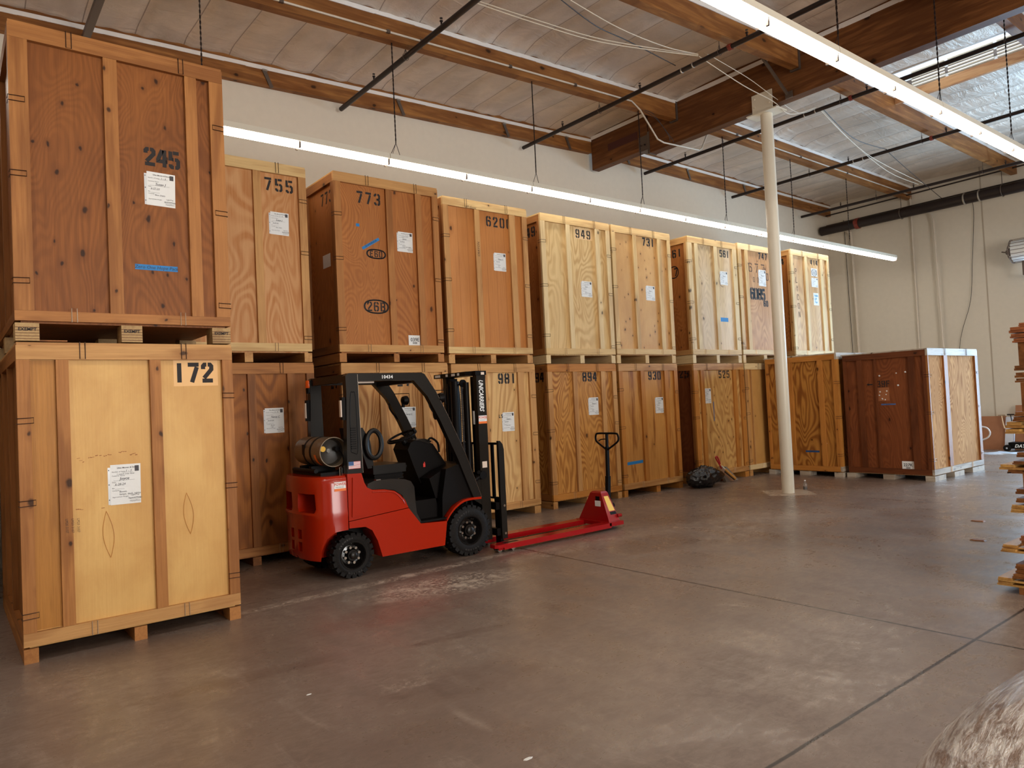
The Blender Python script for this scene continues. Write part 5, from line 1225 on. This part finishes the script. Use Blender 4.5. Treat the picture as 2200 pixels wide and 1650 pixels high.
bag = blob((10.52, 7.93, .17), .46, .20, .19, 3.1, .05, 14, 1.2, 96, 48, .9, 0, 0, lambda x, y, z: (x, y, z*(1.05-.55*max(0, x/.46)) + .0)).build('rubbish_bag', M_bag, smooth=True, ang=80)
tag(bag, 'crumpled black plastic rubbish bag on the floor by the 525 crate', 'rubbish bag')
dp = thing('dustpan', (11.33, 8.1, 0), 'silver metal dustpan leaning on the 525 crate', 'dustpan')
s = MB()
A_ = [(11.19, 8.00, .004), (11.56, 8.00, .004), (11.44, 8.16, .25), (11.24, 8.17, .27)]
for q, off in ((A_, 0),):
    n_ = (Vector(q[1])-Vector(q[0])).cross(Vector(q[3])-Vector(q[0])).normalized()*.003
    s.loft([[Vector(p)+n_ for p in q], [Vector(p)-n_ for p in q]])
s.beam(A_[0], A_[3], .006, .05, (0, -1, .6)).beam(A_[1], A_[2], .006, .05, (0, -1, .6)).beam(A_[3], A_[2], .006, .05, (0, -1, .6))
s.build('pan', M_zinc, dp)
MB().tube(curve([(11.27, 8.13, .24), (11.22, 8.14, .33), (11.16, 8.15, .42), (11.14, 8.15, .46), (11.18, 8.15, .47), (11.21, 8.14, .42), (11.24, 8.13, .33)], 4), .013, 8).build('handle', plain('handle_red', (170, 24, 34), .4), dp, smooth=True)
bh = thing('hand_brush', (11.4, 8.0, 0), 'wooden hand brush lying in the dustpan', 'brush')
MB().beam((11.40, 7.925, .05), (11.26, 8.045, .23), .045, .022, (0, -1, .6)).build('brush_head', wood('brush_wood', (206, 146, 74), (150, 92, 40), 'streak', 5, .3, 0, 'z'), bh, .006)
MB().beam((11.26, 8.045, .23), (11.22, 8.085, .30), .016, .016, (0, -1, .6)).build('brush_neck', M_white, bh, .004)
MB().beam((11.41, 7.95, .04), (11.28, 8.065, .20), .04, .03, (0, -1, .6)).build('bristles', M_black, bh)
bt = thing('bottle', (10.98, 6.33, 0), 'small clear bottle with dark drink, on the floor beside the column', 'bottle')
glass, nt_, b_ = newmat('bottle_plastic'); b_.inputs['Transmission Weight'].default_value = .9; b_.inputs['Roughness'].default_value = .05; b_.inputs['Base Color'].default_value = (.9, .88, .85, 1)
MB().lathe([(0, 0), (.03, 0), (.033, .01), (.033, .085), (.028, .10), (.012, .125), (.012, .14)], (10.98, 6.33, 0), (0, 0, 1), 20).build('body', glass, bt, smooth=True)
MB().lathe([(0, .002), (.03, .002), (.03, .05), (0, .05)], (10.98, 6.33, 0), (0, 0, 1), 20).build('drink', plain('cola', (50, 16, 14), .2), bt)
MB().cyl((10.98, 6.33, .139), (10.98, 6.33, .155), .0145, 14).build('cap', M_paper, bt)
for (x, y, lb) in ((8.23, 2.90, 'brown wood chip lying on the floor near the right edge, nearer one'), (9.37, 3.29, 'brown wood chip lying on the floor near the right edge, farther one')):
    m = MB(); m.loft([[(x+.05*math.cos(a), y+.085*math.sin(a), .001) for a in (0, 1, 2.2, 3, 4.1, 5.2)], [(x+.04*math.cos(a), y+.07*math.sin(a), .010) for a in (0, 1, 2.2, 3, 4.1, 5.2)]])
    tag(m.build('wood_chip', bat('brown', 'y')), lb, 'wood chip')
for (x, y, s_, lb) in ((2.05, 2.6, .02, 'tiny white paper fleck left of centre on the floor'), (1.62, 4.05, .012, 'tiny white fleck near the middle of the floor')):
    m = MB(); m.loft([[(x+s_*math.cos(a)*1.4, y+s_*math.sin(a)*.6, .0005) for a in (0, 1, 2.2, 3, 4.1, 5.2)], [(x+s_*math.cos(a), y+s_*math.sin(a)*.4, .003) for a in (0, 1, 2.2, 3, 4.1, 5.2)]])
    tag(m.build('paper_scrap', M_paper), lb, 'scrap')

# ------------------------------------------------------------------ stack of dismantled crate panels
random.seed(9)
SX = 6.30
pan_m = [wood('panel_a', (206, 152, 84), (140, 86, 38), 'streak', 4, .4, .15, 'x'), wood('panel_b', (150, 92, 48), (86, 46, 20), 'streak', 4, .4, .15, 'x'), wood('panel_c', (178, 104, 62), (112, 58, 32), 'streak', 4, .4, .1, 'x')]
LAY = [(.052, .085, 2.11, 0), (.088, .118, 2.10, 0), (.121, .155, 2.00, 1), (.158, .19, 1.99, 1), (.193, .228, 1.985, 1),
       (.312, .336, 2.067, 0), (.339, .364, 2.064, 0), (.368, .402, 1.945, 1), (.408, .446, 1.94, 2),
       (.612, .640, 1.99, 0), (.643, .670, 1.985, 0), (.690, .722, 1.95, 1), (.755, .793, 1.945, 1),
       (.905, .93, 1.998, 1), (.933, .972, 2.045, 0), (.976, 1.0, 1.955, 1), (1.03, 1.065, 1.925, 1),
       (1.205, 1.238, 1.987, 0), (1.245, 1.292, 1.992, 0), (1.297, 1.33, 1.935, 1), (1.336, 1.368, 1.918, 1),
       (1.587, 1.617, 1.911, 1), (1.622, 1.66, 1.907, 1), (1.676, 1.712, 1.907, 1),
       (1.885, 1.915, 1.902, 2), (1.92, 1.95, 1.913, 2), (1.958, 2.0, 1.917, 2), (2.004, 2.028, 1.86, 2)]
prev = 0.0
for i, (z0_, z1_, ym, mi) in enumerate(LAY):
    x0 = SX+random.uniform(-.015, .03); dx = 2.1; y0 = ym-1.48
    t = thing('crate_panel', (x0+dx/2, y0+.74, z0_), 'plywood and batten crate panel in the tall stack at the right picture edge', 'wood panel', 'crate panels stacked at the right edge')
    th = (z1_-z0_)*.45
    MB().box(x0, y0, z0_, x0+dx, ym, z0_+th).build('plywood_sheet', pan_m[mi], t)
    for a in (.0, .5, 1.0):
        yy = y0+(1.48-.095)*a
        o_ = random.uniform(-.006, .0) if a == 1 else 0
        MB().box(x0-.004, yy+o_, z0_+th+.0005, x0+dx, yy+.09+o_, z1_).build('batten', pan_m[mi], t, .002)
    if z0_-prev > .05 and i > 0:
        # spacer blocks between the bundles
        for a, bx in ((0, SX+.02), (1, SX+1.6)):
            yt = 1.875 if (z0_-prev) > .12 else 1.90
            tag(MB().box(bx, yt-.14, prev+.0008, bx+.3, yt, z0_-.0008).build('spacer_block', pan_m[1]), 'timber spacer block between bundles in the panel stack', 'wood block', 'spacer blocks in the panel stack')
            tag(MB().box(bx, .6, prev+.0008, bx+.3, .74, z0_-.0008).build('spacer_block', pan_m[1]), 'timber spacer block between bundles in the panel stack', 'wood block', 'spacer blocks in the panel stack')
    prev = z1_
for bx in (SX+.01, SX+1.7):
    for yy in (.65, 1.83): tag(MB().box(bx, yy, 0, bx+.3, yy+.14, .051).build('spacer_block', pan_m[1]), 'timber block on the floor under the panel stack', 'wood block', 'blocks under the panel stack')

# ------------------------------------------------------------------ things by the far wall
M_card = plain('cardboard', (158, 106, 74), .8, 0, .05, 12, var=.05)
def leaning(name, y0, y1, h, label, cat, mat, xb=19.55, th=.02, lean=.22):
    m = MB().loft([[(xb, y0, 0), (xb+th, y0, 0), (xb+th, y1, 0), (xb, y1, 0)], [(xb+lean, y0, h), (xb+lean+th, y0, h), (xb+lean+th, y1, h), (xb+lean, y1, h)]])
    return tag(m.build(name, mat), label, cat)
leaning('cardboard_sheet', 6.18, 7.6, .78, 'brown cardboard sheet leaning on the far wall behind the 39F crate', 'cardboard', M_card, 19.5)
leaning('cardboard_sheet', 4.8, 5.98, 1.03, 'taller brown cardboard sheet leaning on the far wall at the right edge', 'cardboard', M_card, 19.5)
leaning('foam_board', 6.0, 6.165, .76, 'pale blue white foam board standing at the far wall', 'board', plain('foam_white', (206, 210, 222), .6), 19.42, .1)
for y, zz, lb, s_ in ((6.24, .80, 'hammer with a pale wooden handle hanging on the cardboard edge', 1), (6.03, .82, 'dark headed hammer hanging on the foam board', -1)):
    xw = 19.62 if s_ > 0 else 19.53
    h = thing('hammer', (xw, y, .5), lb, 'hammer')
    MB().beam((xw, y-.07, zz), (xw, y+.07, zz), .03, .03).build('head', M_zinc if s_ > 0 else M_black, h, .004)
    MB().tube([(xw-.005, y-.0, zz), (xw-.07, y-.04, zz-.18), (xw-.10, y-.075, zz-.30)], [.011, .013, .016], 8).build('handle', plain('hammer_handle', (222, 190, 150), .5) if s_ > 0 else M_black, h, smooth=True)
bs = thing('wheeled_base', (19.2, 5.7, 0), 'black wheeled machine base with white lettering at the far wall', 'machine')
MB().box(19.1, 5.05, .06, 19.4, 5.98, .20).build('frame', M_fblack, bs, .01)
MB().cyl((19.05, 6.0, .075), (19.10, 6.0, .075), .075, 20).cyl((19.05, 5.1, .075), (19.10, 5.1, .075), .075, 20).build('wheel', M_rub, bs)
MB().cyl((19.045, 6.0, .075), (19.05, 6.0, .075), .02, 12).build('hub', M_chrome, bs)
MB().text('DAYTON', .10, (19.095, 5.86, .09), (0, -1, 0), (0, 0, 1), bold=.004, shear=.3, space=1.05).build('lettering', M_paper, bs)
lp = MB().tube(curve([(19.0, 6.62, .22), (19.0, 6.38, .30), (19.0, 6.30, .42), (19.0, 6.36, .54), (19.0, 6.52, .57), (19.0, 6.64, .50)], 6), .018, 8).tube([(19.0, 6.62, .0), (19.0, 6.62, .55)], .02, 8)
tag(lp.build('looped_tube', plain('loop_white', (214, 206, 200), .4), smooth=True), 'pale looped tube standing behind the sunlit side of the 39F crate', 'tube')
tag(MB().loft([[(18.55+.35*math.cos(a)*(1+.2*math.sin(3*a)), 5.95+.33*math.sin(a), .001) for a in [k*math.pi/8 for k in range(16)]], [(18.55+.3*math.cos(a), 5.95+.28*math.sin(a)*(1+.3*math.sin(5*a)), .015+.01*math.sin(4*a)) for a in [k*math.pi/8 for k in range(16)]]]).build('plastic_film', plain('film', (190, 196, 204), .3)), 'scrap of pale plastic film on the floor before the far wall', 'plastic film')
# drum fan on the far wall
fn = thing('wall_fan', (19.5, 5.5, 4.25), 'white caged drum fan high on the far wall at the right edge', 'fan')
m = MB()
for k in range(20):
    a = 2*math.pi*k/20; c_, s_ = .27*math.cos(a), .27*math.sin(a)
    m.tube([(19.4+c_*.55, 5.80, 4.57+s_*.55), (19.4+c_, 5.74, 4.57+s_), (19.4+c_, 5.30, 4.57+s_), (19.4+c_*.55, 5.24, 4.57+s_*.55)], .006, 5)
for yy, r_ in ((5.80, .15), (5.74, .27), (5.30, .27), (5.24, .15)): m.tube([(19.4+r_*math.cos(a), yy, 4.57+r_*math.sin(a)) for a in [k*math.pi/14 for k in range(28)]], .008, 5, closed=True)
m.build('cage', plain('fan_grey', (120, 104, 96), .4, .4), fn)
MB().lathe([(.25, 0), (.25, .38), (.24, .38), (.24, 0)], (19.4, 5.33, 4.57), (0, 1, 0), 28, closed=True).build('drum', M_paper, fn, smooth=True)
MB().cyl((19.4, 5.80, 4.57), (19.4, 5.86, 4.57), .05, 12).cyl((19.4, 5.86, 4.57), (19.4, 5.95, 4.60), .015, 8).cyl((19.4, 5.4, 4.57), (19.4, 5.8, 4.57), .09, 14).build('motor', M_steel, fn)
m = MB()
for k in range(4):
    a = k*math.pi/2+.3; m.obox((19.4+.14*math.cos(a), 5.55, 4.57+.14*math.sin(a)), Vector((math.cos(a), 0, math.sin(a)))*.09, Vector((-math.sin(a), .5, math.cos(a))).normalized()*.05, Vector((math.sin(a)*.5, 1, -math.cos(a)*.5)).normalized()*.003)
m.build('blades', M_zinc, fn)
MB().box(19.38, 5.48, 4.0, 19.44, 5.56, 4.33).beam((19.41, 5.52, 4.02), (19.9, 5.52, 4.02), .06, .06).build('bracket', M_steel, fn)

# ------------------------------------------------------------------ film wrapped bundle, bottom right
BP = (1.934, .261, .496, .69, .513, -.04, .707)
m, nt_, b_ = newmat('stretch_film'); g_ = NT(nt_)
tc_ = g_.n('ShaderNodeTexCoord').outputs['Object']
n1_ = g_.noise(g_.mapping(tc_, sc=(2.2, 16, 16)), 4, 6, .7, .5); n2_ = g_.noise(g_.mapping(tc_, sc=(9, 48, 48)), 4, 4, .7)
col_ = g_.mix(g_.ramp(n1_, .40, .62), srgb((150, 130, 118)), srgb((236, 232, 228)))
g_.l(col_, b_.inputs['Base Color']); b_.inputs['Roughness'].default_value = .14
b_.inputs['Metallic'].default_value = .7
bp_ = g_.n('ShaderNodeBump'); bp_.inputs['Strength'].default_value = 1.0; bp_.inputs['Distance'].default_value = .01
g_.l(g_.m('ADD', n1_, g_.m('MULTIPLY', n2_, .55)), bp_.inputs['Height']); g_.l(bp_.outputs[0], b_.inputs['Normal'])
wb = blob((BP[0], BP[1], BP[2]), BP[3], BP[4], BP[2], 1.7, .006, 5, .3, 420, 300, BP[6], BP[5], wrinkle=.0022).build('wrapped_bundle', m, smooth=True, ang=80)
tag(wb, 'large rounded bundle wrapped in clear stretch film, bottom right corner', 'wrapped bundle')
